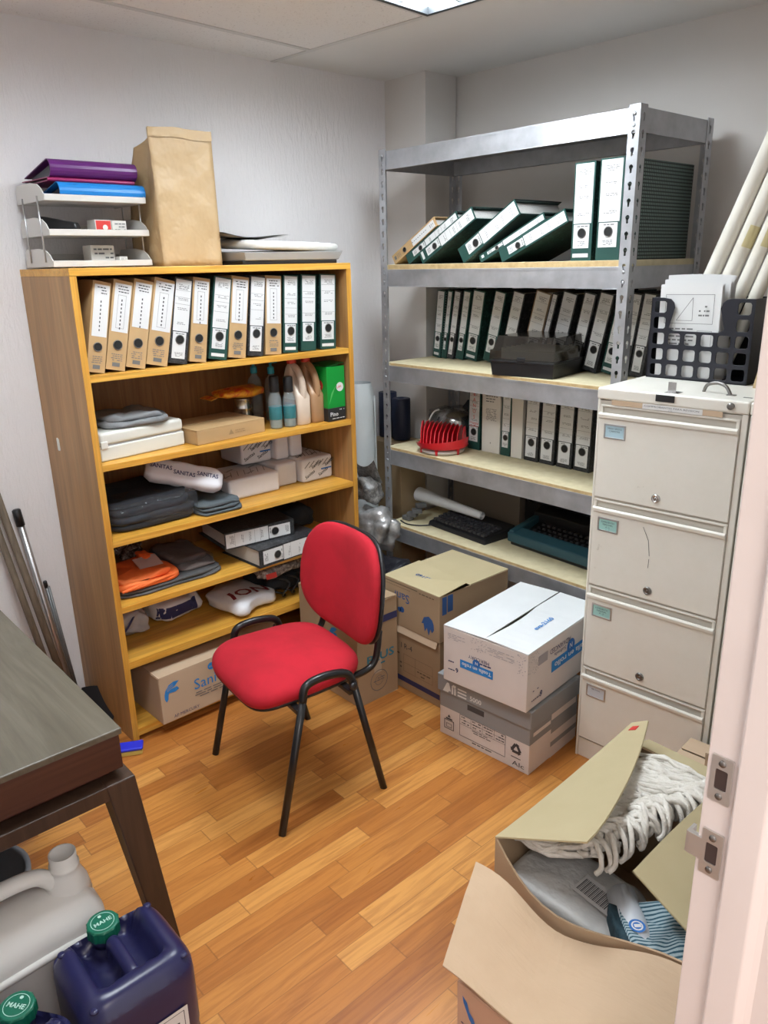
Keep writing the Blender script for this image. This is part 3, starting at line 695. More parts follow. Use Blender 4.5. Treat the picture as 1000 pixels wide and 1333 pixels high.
def docbox(x, w, label, text, d=.27):
    t = thing('document_box', label, 'document box', (x - w / 2, -.115, z), group='white document boxes on the lower rack shelf')
    b = B(); b.box((-w / 2, 0, 0), (w / 2, .002, .285)).box((-w / 2, 0, 0), (-w / 2 + .002, d, .285)).box((w / 2 - .002, 0, 0), (w / 2, d, .285)).box((-w / 2, 0, 0), (w / 2, d, .002)).box((-w / 2, d - .002, 0), (w / 2, d, .285))
    b.obj('body', OFFP, t, .001)
    B().box((-w / 2 + .004, .004, .004), (w / 2 - .004, d - .006, .27)).obj('pages', PAGES, t)
    if text:
        p = Pr((-w / 2, -.0002, 0), (1, 0, 0), (0, 0, 1)); p.scribble(w * .12, .225, w * .85, .26, 3, 0); p.scribble(w * .2, .145, w * .8, .20, 9, 0, .95); p.disc(w * .5, .045, .003, 0); p.obj('printed_notice', GREYINK, t)
docbox(.822, .104, 'white document box with a printed notice, pinkish front, between two binders', True)
binder((.880, -.115, z), 0, 1, 'green', .052, .285, .27, 'narrow binder between the two white document boxes', G4, 63)
docbox(.946, .060, 'narrow plain white document box on the lower rack shelf', False)
s4 = [(1.031, .073, 'leftmost of the four matching black binders on the lower rack shelf'), (1.114, .075, 'second from left of the four matching black binders on the lower rack shelf'), (1.202, .075, 'third from left of the four matching black binders on the lower rack shelf'), (1.287, .076, 'rightmost of the four matching black binders, touching the filing cabinet edge')]
for i, (x, w, lb) in enumerate(s4): binder((x, -.115, z), 0, 1.2, 'grey', w, .285, .27, lb, G4, 70 + i)
# two binders lying on the fourth bookcase shelf
def lie(up_end, yaw_): 
    M = Matrix(((0, -1, 0), (0, 0, 1), (-1, 0, 0))) if up_end else Matrix(((0, -1, 0), (0, 0, -1), (1, 0, 0)))
    return (Matrix.Rotation(radians(yaw_), 3, 'Z') @ M).to_euler()
binder((.490, -1.185, .5495), 0, 0, 'grey', .076, .315, .27, 'lower binder of two lying on the fourth bookcase shelf, overhanging its edge', 'binders lying in the bookcase', 81, rot=lie(True, 3))
binder((.425, -.965, .5495 + .0765 + .070), 0, 0, 'grey', .070, .315, .27, 'upper binder of two lying on the fourth bookcase shelf, turned slightly', 'binders lying in the bookcase', 82, rot=lie(False, -6))
# ================================================================== things on the bookcase
def lbox(name, label, cat, loc, rz, group=None): return thing(name, label, cat, loc, rz, group)
z = 1.0765
# cream case (local x along the front, y to the back)
t = thing('storage_case', 'cream plastic case with grey cloth on top on the bookcase', 'case', (.416, -1.735, z), pi / 2 + radians(8))
B().box((0, 0, 0), (.345, .30, .052)).obj('base', CREAMPL, t, .006, 3)
B().box((.002, -.002, .055), (.343, .30, .10)).obj('lid', CREAMPL, t, .012, 4)
B().box((.006, .003, .05), (.339, .295, .056)).obj('seam', GREYPL2, t)
B().box((.004, -.005, .045), (.03, .002, .07)).obj('latch', CREAMPL, t, .002)
b = cloth_slab(B(), -.15, -.13, .16, .12, 0, .022, 0, .012, 1.); cloth_slab(b, -.02, -.12, .15, .10, .022, .040, 0, .014, 2.)
o = tag(b.obj('folded_cloth', CLOTHG), 'crumpled grey cloth lying on the cream case', 'cloth'); o.location = (.24, -1.565, z + .1015)
def carton(t, w, d, h, m, m_in=None, lift=0., seam='x', gap=.004, tape=True, bev=.002, th=.004, wob=.002):
    """closed carton: four walls, bottom, lids that meet in a seam. local: x 0..w, y 0..d"""
    b = B().box((0, 0, 0), (w, th, h)).box((0, d - th, 0), (w, d, h)).box((0, th, 0), (th, d - th, h)).box((w - th, th, 0), (w, d - th, h)).box((th, th, 0), (w - th, d - th, th))
    b.obj('body', m, t, bev)
    hz = h + lift
    if seam == 'x':
        B().slab([(0, 0, h), (w, 0, h), (w, d / 2 - gap, hz), (0, d / 2 - gap, hz)], th).obj('flap', m, t, .001)
        B().slab([(0, d / 2 + gap, hz), (w, d / 2 + gap, hz), (w, d, h), (0, d, h)], th).obj('flap', m, t, .001)
        if tape: B().box((w * .02, d / 2 - .025, hz + th - .0005), (w * .98, d / 2 + .025, hz + th + .0004)).obj('tape', TAPE, t)
    else:
        B().slab([(0, 0, h), (w / 2 - gap, 0, hz), (w / 2 - gap, d, hz), (0, d, h)], th).obj('flap', m, t, .001)
        B().slab([(w / 2 + gap, 0, hz), (w, 0, h), (w, d, h), (w / 2 + gap, d, hz)], th).obj('flap', m, t, .001)
        if tape: B().box((w / 2 - .025, d * .02, hz + th - .0005), (w / 2 + .025, d * .98, hz + th + .0004)).obj('tape', TAPE, t)
    return t
t = carton(thing('cardboard_box', 'flat brown cardboard box beside the cream case on the bookcase', 'box', (.428, -1.372, z), pi / 2 + radians(6)), .318, .24, .052, mat('tan cardboard', rough=.75, nodes=plain_noise((.42, .27, .125), (.47, .31, .15), 5)), tape=False)
p = Pr((0, -.0003, 0), (1, 0, 0), (0, 0, 1)); p.poly([(.14, .018), (.165, .018), (.1525, .038)], 0); p.scribble(.17, .018, .23, .034, 2, 0); p.obj('printing', mat('faint brown print', (.30, .20, .10), .7), t)
t = thing('tin_can', 'shiny tin can under the yellow food pouch on the bookcase', 'can', (.21, -1.035, z))
B().lathe([(.040, 0), (.042, .003), (.041, .006), (.041, .035), (.042, .038), (.041, .041), (.041, .07), (.042, .073), (.041, .076), (.041, .108), (.043, .111), (.042, .114), (.038, .1135), (.037, .111)], 28).obj('body', TIN, t)
t = thing('food_pouch', 'yellow and red foil food pouch on top of the tin can', 'pouch', (.235, -1.085, z + .118), 0)
superblob((0, .02, .026), (.15, .25, .050), .8, .6, .14, 9, 3.).obj('pouch', YELLOWB, t)
B().slab([(-.045, -.135, .012), (.045, -.135, .012), (.045, -.105, .020), (-.045, -.105, .020)], .002).obj('seal', YELLOWB, t)
def bottle(loc, label, h, r, name='bottle'):
    t = thing(name, label, 'bottle', loc, group='small bottles on the bookcase')
    B().lathe([(r * .9, 0), (r, .004), (r, h * .52), (r * .92, h * .60), (r * .55, h * .70), (r * .42, h * .73), (r * .42, h * .76)], 24).obj('body', CLEARB, t)
    B().lathe([(r * .86, .004), (r * .9, .008), (r * .9, h * .35), (r * .6, h * .352)], 24).obj('liquid', mat('pale blue liquid', (.35, .45, .46), .1, Alpha=.6), t)
    B().lathe([(r * 1.01, h * .18), (r * 1.015, h * .185), (r * 1.015, h * .42), (r * 1.01, h * .425)], 24).obj('label_band', TEALLAB, t)
    B().lathe([(r * .74, h * .70), (r * .76, h * .705), (r * .74, h * .98), (r * .62, h)], 20).obj('cap', BLACKPL, t)
bottle((.372, -.985, z), 'small clear bottle with black cap, left of the pair by the handled jugs', .212, .0265)
bottle((.384, -.925, z), 'small clear bottle with black cap, right of the pair by the handled jugs', .205, .0265)
for i, (x, y, lb) in enumerate([(.15, -.935, 'bottle with pale blue pump behind the small clear bottles'), (.22, -.895, 'clear bottle with blue top behind the black capped bottles')]):
    t = thing('pump_bottle', lb, 'bottle', (x, y, z))
    B().lathe([(.028, 0), (.031, .004), (.031, .15), (.026, .175), (.012, .19), (.012, .20)], 20).obj('body', CLEARB, t)
    b = B().lathe([(.014, .198), (.015, .2), (.014, .225), (.006, .228), (.006, .25)], 16); b.box((-.008, -.012, .245), (.035, .012, .262)); b.obj('pump', mat('aqua plastic', (.05, .42, .52), .4), t, .002)
def jugbottle(x, y, liq, label, cap):
    t = thing('handled_bottle', label, 'bottle', (x, y, z), group='handled cleaner bottles on the bookcase')
    rr = lambda w, d, zz, ox=0: [(px + ox, py, zz) for px, py in rrect(-w / 2, -d / 2, w / 2, d / 2, min(w, d) * .3, 4)]
    B().loft([rr(.11, .062, 0), rr(.116, .068, .006), rr(.116, .068, .115), rr(.10, .064, .135, -.008), rr(.070, .060, .165, -.022), rr(.058, .054, .20, -.026), rr(.045, .045, .228, -.026), rr(.028, .028, .243, -.026), rr(.028, .028, .252, -.026)], 0).obj('body', liq, t)
    B().tube(smoothpath([(-.02, 0, .236), (.012, 0, .222), (.036, 0, .185), (.046, 0, .145), (.045, 0, .112)]), [.016] * 4 + [.015] * 21, 12).obj('handle', liq, t)
    B().lathe([(.019, .246), (.020, .248), (.019, .270), (.017, .2725)], 18, 0, c=(-.026, 0, 0)).obj('cap', mat('red bottle cap', (.70, .05, .03), .4), t)
    p = Pr((-.045, -.0345, 0), (1, 0, 0), (0, 0, 1)); p.rect(0, .012, .085, .105, 0); p.layer().rect(.01, .05, .06, .09, 1).disc(.03, .035, .014, 2); p.layer().rect(.015, .065, .05, .075, 2); p.obj('label', [mat('brown label', (.28, .08, .03), .5), NAVYP, WHITEP], t)
jugbottle(.352, -.862, PINKLIQ, 'beige bottle with side handle and red cap, nearer the clear bottles', 0)
jugbottle(.352, -.790, BROWNLIQ, 'amber bottle with side handle and red cap, beside the green box', 0)
t = thing('green_box', 'bright green carton with black base band at the shelf end', 'box', (.435, -.765, z), pi / 2)
w, d, h = .094, .17, .228
B().box((0, 0, .056), (w, d, h)).obj('body', GREENBOX, t, .0015)
B().box((-.0004, -.0004, 0), (w + .0004, d, .056)).obj('base_band', mat('black carton print', (.02, .02, .022), .35), t, .0015)
B().slab([(.002, .0, h), (w, 0, h + .012), (w, d * .6, h + .014), (.002, d * .6, h + .01)], .001).obj('flap', DKGREENBOX, t)
p = Pr((0, -.0006, 0), (1, 0, 0), (0, 0, 1)); p.text('Pino', .010, .022, .024, 0, bold=True); p.scribble(.01, .008, .085, .015, 1, 0); p.scribble(.055, .042, .09, .052, 1, 0)
p.disc(.066, .142, .019, 0); p.layer().text('Lim', .050, .136, .016, 1, bold=True, rot=.2); p.poly([(.006, .07), (.02, .12), (.045, .15), (.02, .10)], 2); p.obj('printing', [WHITEP, REDP, mat('light green print', (.10, .45, .12), .4)], t)
p = Pr((0, .17, 0), (0, -1, 0), (0, 0, 1)); p.disc(.12, .15, .022, 1); p.layer().text('oro', .104, .142, .016, 0, bold=True); p.obj('side_printing', [WHITEP, REDP], t)
# third shelf ------------------------------------------------------------------------
z = .802
t = thing('garment_bag', 'charcoal garments folded in a clear plastic bag on the third bookcase shelf', 'bag of clothes', (.24, -1.555, z))
b = B()
for i, (z0, z1, dx) in enumerate([(.002, .030, 0), (.028, .055, .006), (.053, .085, -.008), (.083, .112, -.014)]): cloth_slab(b, -.15 + dx * .3, -.165, .165 + dx, .17 + dx, z0, z1, 0, .008, i * 3.1)
b.obj('garments', CLOTHD, t)
superblob((.005, .005, .058), (.352, .372, .112), .35, .35, .06, 14, 5.).obj('film', CLEARPL, t)
b = cloth_slab(B(), -.13, -.085, .135, .105, 0, .014, 0, .006, 4.); cloth_slab(b, -.12, -.08, .128, .10, .014, .027, 0, .008, 6.); cloth_slab(b, -.12, -.085, .122, .095, .027, .040, 0, .01, 8.)
o = tag(b.obj('folded_cloth', mat('slate cloth', rough=.9, nodes=plain_noise((.06, .075, .085), (.10, .12, .13), 12, .5, 60, .004))), 'slate grey folded cloths beside the bagged charcoal garments', 'cloth'); o.location = (.315, -1.305, z + .0005)
# paper towel packs
def pack(loc, rz, w, d, h, label, front=True, topp=True, rot=None, big=False):
    t = thing('paper_towel_pack', label, 'paper towel pack', loc, rz, 'paper towel packs on the third bookcase shelf', rot=rot)
    b = B(); n = 10
    b.box((0, 0, 0), (w, d, h)); b.obj('wrapper', mat('white pack film', rough=.45, nodes=plain_noise((.70, .68, .70), (.77, .75, .77), 6, .25, 30, .006)), t, min(.012, h * .2), 3)
    pk = Pr((0, 0, 0), (1, 0, 0), (0, 0, 1)); 
    if front:
        rnd = random.Random(int(w * 999 + loc[1] * 777))
        s = .021 if not big else .03
        for k in range(4 if not big else 1):
            pk.text('Sanitas', .015 + k * w * .22, h * (.15 + .38 * (k % 2)), s, 0, rot=.45 if not big else 0, bold=True)
        for k in range(6): pk.line((.01 + k * w * .15, h * .62), (.01 + k * w * .15 + .03, h * .86), .003, 0)
        pk.rect(w * .6, h * .42, w * .95, h * .48, 1)
        pk.obj('printing', [INK, BLUEP], t)
    if topp:
        pt = Pr((0, 0, h), (1, 0, 0), (0, 1, 0))
        for k in range(4): pt.text('Sanitas', .012 + k * w * .22, d * (.2 + .35 * (k % 2)), .020, 0, rot=.5, bold=True)
        for k in range(7): pt.line((.01 + k * w * .13, d * .2), (.01 + k * w * .13 + .035, d * .5), .0025, 0)
        pt.obj('top_printing', [GREYINK if topp == 2 else INK], t)
    return t
pack((.330, -.836, z), pi / 2 + radians(2), .168, .235, .105, 'printed white towel pack at the right end of the third bookcase shelf')
pack((.300, -.952, z), pi / 2, .108, .25, .100, 'plain white ended towel pack left of the printed one at the shelf end', False, 0)
pack((.335, -1.205, z), pi / 2, .245, .23, .085, 'towel pack lying at the middle of the third bookcase shelf, greyish print on top', False, 2)
pack((.215, -1.065, z + .1015), pi / 2, .152, .18, .105, 'upper towel pack with large print leaning on the middle of the stack', True, 0)
pack((.245, -.908, z + .1015), pi / 2, .066, .20, .108, 'upper plain towel pack, left of two on top of the stack', False, 0)
pack((.255, -.838, z + .106), pi / 2, .062, .18, .108, 'upper plain towel pack, right of two on top of the stack', False, 0)
t = thing('orange_box', 'small orange carton with a red round mark behind the towel packs', 'box', (.085, -.80, z), pi / 2)
B().box((0, 0, 0), (.115, .07, .215)).obj('body', mat('orange carton', (.62, .20, .02), .45), t, .0015)
p = Pr((0, -.0006, 0), (1, 0, 0), (0, 0, 1)); p.disc(.065, .17, .026, 0); p.layer().ring(.065, .17, .026, .004, 1); p.text('mm', .047, .162, .02, 1, bold=True); p.obj('printing', [MAGENTA, WHITEP], t)
B().box((.0, .0, .215), (.115, .07, .2165)).obj('lid', mat('dark orange carton', (.45, .13, .015), .5), t)
# white printed sleeve lying askew on the garments
M = fr((.285, -1.525, .995), (.10, .25, -.085), (-.26, .12, .35))
t = thing('napkin_sleeve', 'long white napkin sleeve printed in navy, lying askew on the charcoal garments', 'napkin sleeve'); t.matrix_world = M
b = B(); nseg = 12
rings = []
for i in range(nseg + 1):
    u = i / nseg; k = .92 + .08 * abs(sin(u * 3 * pi + .2)); q = .7 if i in (0, nseg) else 1
    rings.append([(u * .29, y * k * q, zz * k * q) for y, zz in rrect(-.048, -.03, .048, .03, .02, 4)])
b.loft(rings).obj('sleeve', mat('white sleeve film', (.74, .73, .76), .4), t)
p = Pr((0, 0, .0302), (1, 0, 0), (0, 1, 0), .001)
for k in range(3): p.text('SANITAS', .012 + k * .088, -.004 - .012 * (k % 2), .024, 0, width=.082, bold=True)
p.obj('printing', NAVYP, t)
# fourth shelf -----------------------------------------------------------------------
z = .5495
t = thing('safety_vest', 'orange safety vest folded in clear plastic on the fourth bookcase shelf', 'vest', (.285, -1.60, z + .026))
b = cloth_slab(B(), -.13, -.13, .12, .125, 0, .022, 0, .012, 1.); cloth_slab(b, -.12, -.12, .10, .10, .020, .040, 0, .016, 3.); superblob((-.07, .06, .05), (.12, .08, .045), .8, .8, .25, 14, 2., False, b=b)
for k in range(6): b.tube(smoothpath([(.118 + .004 * (k % 2), -.12 + k * .012, .008 + k * .001), (.124, -.085 + k * .02, .014 + .003 * (k % 3)), (.112, -.05 + k * .028, .010 + .002 * k)], 4), .005, 6)
b.obj('vest', ORANGE, t)
B().slab([(-.05, .0, .056), (.04, -.01, .046), (.05, .08, .048), (-.04, .09, .062)], .001).obj('card', mat('clear sleeve card', (.66, .50, .46), .3), t)
b = cloth_slab(B(), -.15, -.145, .135, .30, 0, .012, 0, .004, 5.); cloth_slab(b, -.145, -.14, .13, .29, .012, .024, 0, .004, 6.)
o = tag(b.obj('folded_garments', mat('dark piped cloth', rough=.9, nodes=plain_noise((.05, .052, .055), (.12, .12, .12), 10, .4, 50, .003))), 'flat dark grey garments underneath the orange vest', 'clothes'); o.location = (.275, -1.585, z + .0005)
t = thing('folded_shirts', 'brownish grey shirts in plastic right of the orange vest', 'clothes', (.24, -1.395, z + .026))
b = cloth_slab(B(), -.16, -.075, .13, .095, 0, .016, 0, .006, 2.); cloth_slab(b, -.15, -.07, .08, .085, .016, .036, 0, .01, 7.); b.obj('shirts', CLOTHBR, t)
superblob((-.01, .008, .022), (.29, .18, .05), .5, .4, .1, 12, 8.).obj('film', CLEARPL, t)
t = thing('crumpled_film', 'crumpled dark shiny film at the back behind the orange vest', 'plastic film', (.075, -1.56, z + .027)); superblob((0, 0, .045), (.09, .16, .085), .8, .8, .35, 20, 4.).obj('film', mat('brown shiny film', rough=.2, nodes=m_marble((.05, .03, .025), (.16, .11, .09), (.5, .45, .42), 30)), t)
b = B()
for k in range(4): b.box((-.13, -.16 + .006 * k, .004 * k), (.13, .16 - .005 * k, .004 * k + .0032), 0, Matrix.Rotation(radians(3 * k - 2), 4, 'Z'))
t = thing('black_pouch', 'black pouch at the dark right back of the fourth bookcase shelf', 'pouch', (.16, -.775, z)); superblob((0, 0, .06), (.2, .18, .12), .7, .6, .15, 9, 6.).obj('pouch', CLOTHD, t)
# fifth shelf ------------------------------------------------------------------------
z = .3325
t = thing('clear_bag', 'clear plastic bag with a dark strip at the left of the lowest open shelf', 'plastic bag', (.20, -1.655, z))
superblob((.02, 0, .062), (.22, .155, .125), .55, .6, .22, 11, 1.).obj('film', mat('cloudy film', (.72, .73, .78), .2, Alpha=.5), t)
superblob((.01, 0, .045), (.16, .12, .09), .6, .6, .3, 13, 7.).obj('contents', mat('pale grey film', (.42, .42, .46), .4), t)
B().tube(smoothpath([(.118, -.07, .03), (.115, -.02, .075), (.07, .04, .115)]), .009, 6, squash=.3).obj('strip', NAVYP, t)
WBAG = mat('white bag film', rough=.35, nodes=plain_noise((.62, .62, .66), (.76, .76, .78), 8, .4, 30, .01))
def drape(b_, src, d, off):
    """lay flat print geometry on a builder's surface along direction d"""
    from mathutils.bvhtree import BVHTree
    T = BVHTree.FromPolygons([Vector(v) for v in src.v], src.f); D = Vector(d).normalized()
    out = []
    for v in b_.v:
        h = T.ray_cast(Vector(v) - D * .3, D)[0]
        out.append(tuple((h if h else Vector(v)) - D * off))
    b_.v = out; return b_
def fine(b_, n=2):
    """subdivide the triangles of a print so it can follow a curved surface"""
    for _ in range(n):
        v, f = list(b_.v), []
        for q in b_.f:
            k = len(q); c = tuple(sum(b_.v[i][a_] for i in q) / k for a_ in range(3)); mids = []
            for i in range(k):
                m_ = tuple((b_.v[q[i]][a_] + b_.v[q[(i + 1) % k]][a_]) / 2 for a_ in range(3)); v.append(m_); mids.append(len(v) - 1)
            v.append(c); ci = len(v) - 1
            for i in range(k): f.append([q[i], mids[i], ci, mids[i - 1]])
        b_.v, b_.f = v, f; b_.m = [0] * len(f); b_.sm = [False] * len(f)
    return b_
t = thing('printed_bag', 'white plastic bag with a navy panel on the lowest open shelf', 'plastic bag', (.16, -1.435, z))
g = superblob((0, 0, .055), (.25, .25, .11), .5, .5, .10, 9, 3.); g.obj('bag', WBAG, t)
p = Pr((.20, -.125, .02), (0, 1, 0), (0, 0, 1)); p.rect(.025, .005, .20, .058, 0); drape(fine(p, 4), g, (-1, 0, 0), .0012); p.obj('panel', NAVYP, t)
t = thing('printed_bag', 'white plastic bag with dark red letters on the lowest open shelf', 'plastic bag', (.30, -1.185, z), radians(12))
g = superblob((0, 0, .038), (.30, .25, .076), .6, .5, .10, 9, 9.); g.obj('bag', WBAG, t)
p = Pr((.10, -.10, .2), (.25, 1, 0), (-1, .25, 0)); p.text('ION', .01, .0, .09, 0, bold=True, width=.18); drape(fine(p, 2), g, (-.3, 0, -1), .0015); p.obj('letters', mat('dark red letters', (.20, .015, .02), .5), t)
t = thing('cable_heap', 'black cables and pouches heaped under the lying binders', 'cables', (.25, -.95, z))
superblob((0, 0, .06), (.26, .30, .12), .6, .6, .18, 9, 12.).obj('pouch', CLOTHD, t)
for k in range(3): B().tube([Vector((.11 + .05 * cos(a) * (1 - .1 * k), -.06 + k * .05 + .02 * sin(3 * a), .05 + .045 * sin(a))) for a in [2 * pi * q / 24 for q in range(25)]], .005, 6).obj('cable', BLACKPL, t)
t = thing('plastic_parcel', 'crumpled clear parcel with red print under the overhanging binders', 'parcel', (.36, -1.03, z + .123)); superblob((0, 0, .028), (.16, .28, .058), .7, .5, .22, 12, 15.).obj('film', mat('grey crumpled film', rough=.2, nodes=m_marble((.10, .09, .09), (.25, .22, .21), (.5, .47, .45), 24)), t)
p = Pr((.083, -.10, .015), (.05, 1, 0), (-.3, 0, 1), .004); p.rect(.0, 0, .05, .022, 0); p.obj('red_print', REDP, t)
# ================================================================== on top of the bookcase
z = BZ + .0005
t = thing('letter_tray', 'grey three tier letter tray holding vinyl binders on top of the bookcase', 'letter tray', (.03, -1.755, z))
TW, TD = .345, .262     # along world y, along world x  (local x = world x, local y = world y)
for i, z0 in enumerate([.004, .102, .208]):
    b = B().box((0, 0, z0), (TD - .006, TW, z0 + .004)).box((TD - .008, .0, z0), (TD, TW, z0 + .020)).box((0, 0, z0), (.004, TW, z0 + .045))
    o = b.obj('tray', GREYPL, t, .002, 3)
    for y in (0, TW - .004):
        pf = [(0, z0), (TD - .012, z0), (TD - .004, z0 + .018), (TD - .022, z0 + .036), (TD - .055, z0 + .052), (TD - .12, z0 + .060), (.02, z0 + .060), (0, z0 + .045)]
        B().prism([pf], .004, fr((0, y + .004, 0), (1, 0, 0), (0, 0, 1))).obj('cheek', GREYPL, o, .0015)
for y in (.006, TW - .006):
    for x in (.06, .20): B().cyl((x, y - (.008 if y < .1 else -.008), .02), (x, y - (.008 if y < .1 else -.008), .225), .003, seg=8).obj('riser_wire', ALU, t)
def wedge_binder(name, label, zz, h, m, y0, y1, x0, x1):
    t = thing(name, label, 'binder', (0, 0, zz), group='vinyl binders on the letter tray')
    th = .003; R = h / 2; xs = x1 - R
    prof = [(x0, .0), (xs, 0)] + [(xs + R * cos(a), R + R * sin(a)) for a in [radians(-75 + 150 * k / 8) for k in range(9)]] + [(xs, h), (x0, .016)]
    inn = [(x0, .013), (xs, h - th)] + [(xs + (R - th) * cos(a), R + (R - th) * sin(a)) for a in [radians(75 - 150 * k / 8) for k in range(9)]] + [(xs, th), (x0, th)]
    B().prism([prof + inn], y1 - y0, fr((0, y1, 0), (1, 0, 0), (0, 0, 1))).obj('cover', m, t)
    n = 9; pr_ = [(x0 + .03, th + .001), (xs - .02, th + .001), (xs - .02, h * .68), (x0 + .03, .012)]
    B().prism([pr_], y1 - y0 - .03, fr((0, y1 - .015, 0), (1, 0, 0), (0, 0, 1))).obj('lining', VINYLIN, t)
zt = z + .2125
wedge_binder('vinyl_binder', 'bright blue vinyl binder, lowest of three on the letter tray', zt, .056, BLUEV, -1.700, -1.405, .05, .285)
wedge_binder('vinyl_binder', 'thin magenta vinyl binder between the purple and blue ones', zt + .0565, .012, MAGENTA, -1.725, -1.43, .02, .262)
wedge_binder('vinyl_binder', 'purple vinyl binder on top of the letter tray', zt + .069, .056, PURPLE, -1.715, -1.42, .02, .27)
t = thing('stapler', 'black stapler in the middle tier of the letter tray', 'stapler', (.195, -1.685, z + .1065), radians(35)); t.scale = (1.15, 1.3, 1.55)
B().box((-.06, -.016, 0), (.06, .016, .007)).obj('base', BLACKPL, t, .003); B().add([(-.055, -.012, .012), (.065, -.012, .012), (.065, .012, .012), (-.055, .012, .012), (-.055, -.012, .04), (.06, -.010, .024), (.06, .010, .024), (-.055, .012, .04)], [(3, 2, 1, 0), (4, 5, 6, 7), (0, 1, 5, 4), (1, 2, 6, 5), (2, 3, 7, 6), (3, 0, 4, 7)]).box((-.05, -.010, .007), (-.03, .010, .013)).obj('arm', BLACKPL, t, .003)
def clipbox(loc, label, front, w=.052, h=.034, rz=pi / 2):
    t = thing('paper_clip_box', label, 'small box', loc, rz, 'small boxes in the letter tray')
    B().box((0, 0, 0), (w, .07, h)).obj('body', OFFP, t, .001)
    p = Pr((0, -.0003, 0), (1, 0, 0), (0, 0, 1))
    if front: p.rect(.003, .003, w - .003, h - .003, 0); p.layer().disc(w * .6, h * .5, .009, 1)
    else: p.scribble(.005, .004, w - .005, h - .006, 4, 2)
    p.obj('printing', [REDP, OFFP, GREYINK], t)
    q = Pr((0, 0, h), (1, 0, 0), (0, 1, 0)); q.rect(.004, .004, w - .004, .06, 0); q.obj('top_label', OFFP if not front else REDP, t)
clipbox((.23, -1.575, z + .1065), 'red fronted clip box in the middle tier of the letter tray', True, .058, .050)
clipbox((.23, -1.515, z + .1065), 'white printed clip box beside the red one in the middle tier', False, .052, .048)
clipbox((.20, -1.59, z + .0085), 'tall grey white clip box in the bottom tier of the letter tray', False, .085, .066)
clipbox((.225, -1.50, z + .0085), 'small low clip box in the bottom tier of the letter tray', False, .03, .028)
o = tag(superblob((0, 0, .008), (.16, .12, .014), .6, .8, .1, 9, 2.).obj('paper_sheet', WHITEP), 'curled white paper in the bottom tier of the letter tray', 'paper'); o.location = (.19, -1.67, z + .009)
# kraft bag
t = thing('paper_bag', 'tall folded kraft paper bag standing on top of the bookcase', 'bag', (.235, -1.272, z))
def bag(u, q):
    """u runs round the bag from the front left corner, q from base to top"""
    k = u * 4 % 4; side = int(k); s = k - side
    hy, x0, x1 = .116 + .006 * q, -.135 + .10 * q ** 2, .105 - .02 * q
    x, y = [(x1, -hy + 2 * hy * s), (x1 + (x0 - x1) * s, hy), (x0, hy - 2 * hy * s), (x0 + (x1 - x0) * s, -hy)][side]
    z_ = .452 * q
    if side == 0: x += .012 * noise.noise(Vector((y * 8, z_ * 6, 1.))) + .010 * abs(noise.noise(Vector((y * 5 + z_ * 7, z_ * 3 - y * 4, 4.))))
    if side == 3: y += .030 * sin(pi * s) * q + .006 * noise.noise(Vector((x * 12, z_ * 8, 2.)))
    z_ -= max(0, (x1 - x) / .24) * .095 * max(0, q - .6) / .4 + .012 * max(0, -y - .02) * 5 * max(0, q - .8) / .2
    return Vector((x, y, z_ + .008 * q * noise.noise(Vector((y * 9, x * 9, 7.)))))
b = B().grid(lambda u, v: bag(u, v), 64, 22, closeu=True)
b.add([bag(i / 64, 1.) for i in range(64)], [tuple(range(64))]); b.add([bag(i / 64, 0.) for i in range(64)], [tuple(range(64))[::-1]]); b.obj('bag', KRAFT, t)
B().grid(lambda u, v: bag(u * .25, .93 + .07 * v) + Vector((.0035, 0, .0)), 17, 4).obj('folded_edge', KRAFT, t)
# heap at the right of the bag
t = thing('document_tray', 'dark grey plastic document tray under an envelope on top of the bookcase', 'tray', (.10, -1.105, z))
b = B().box((0, 0, .0), (.30, .445, .014)).obj('base', BLACKPL, t, .003)
b = B().add([(0, 0, .014), (.305, .01, .014), (.300, .455, .014), (0, .445, .014), (.0, -.01, .050), (.315, .0, .044), (.31, .47, .046), (0, .45, .058)], [(3, 2, 1, 0), (4, 5, 6, 7), (0, 1, 5, 4), (1, 2, 6, 5), (2, 3, 7, 6), (3, 0, 4, 7)]).obj('tray', GREYPL2, t, .003)
b = cloth_slab(B(), -.15, -.22, .165, .235, 0, .032, 0, .006, 3.)
o = tag(b.obj('padded_envelope', mat('cream padded envelope', rough=.6, nodes=plain_noise((.60, .60, .57), (.70, .70, .67), 10, .3, 40, .004))), 'white padded envelope lying on the dark tray on top of the bookcase', 'envelope'); o.location = (.255, -.865, z + .054); o.rotation_euler = (radians(-1.5), radians(2), radians(4))
t = thing('grey_folder', 'grey folder with a curled edge lying on the padded envelope', 'folder', (.23, -1.00, z + .094))
b = B(); b.grid(lambda u, v: Vector((-.13 + .26 * u, -.155 + .30 * v, .004 + .014 * max(0, .35 - v) ** 1.5 * 3 + .010 * sin(3 * v + 2 * u) ** 2)), 10, 16)
b.grid(lambda u, v: Vector((-.125 + .26 * u, -.15 + .27 * v, .002 + .0125 * max(0, .35 - v) ** 1.5 * 3 + .006 * sin(3 * v + 2 * u) ** 2)), 10, 16)
b.obj('folder', mat('grey folder board', (.36, .36, .35), .6), t)
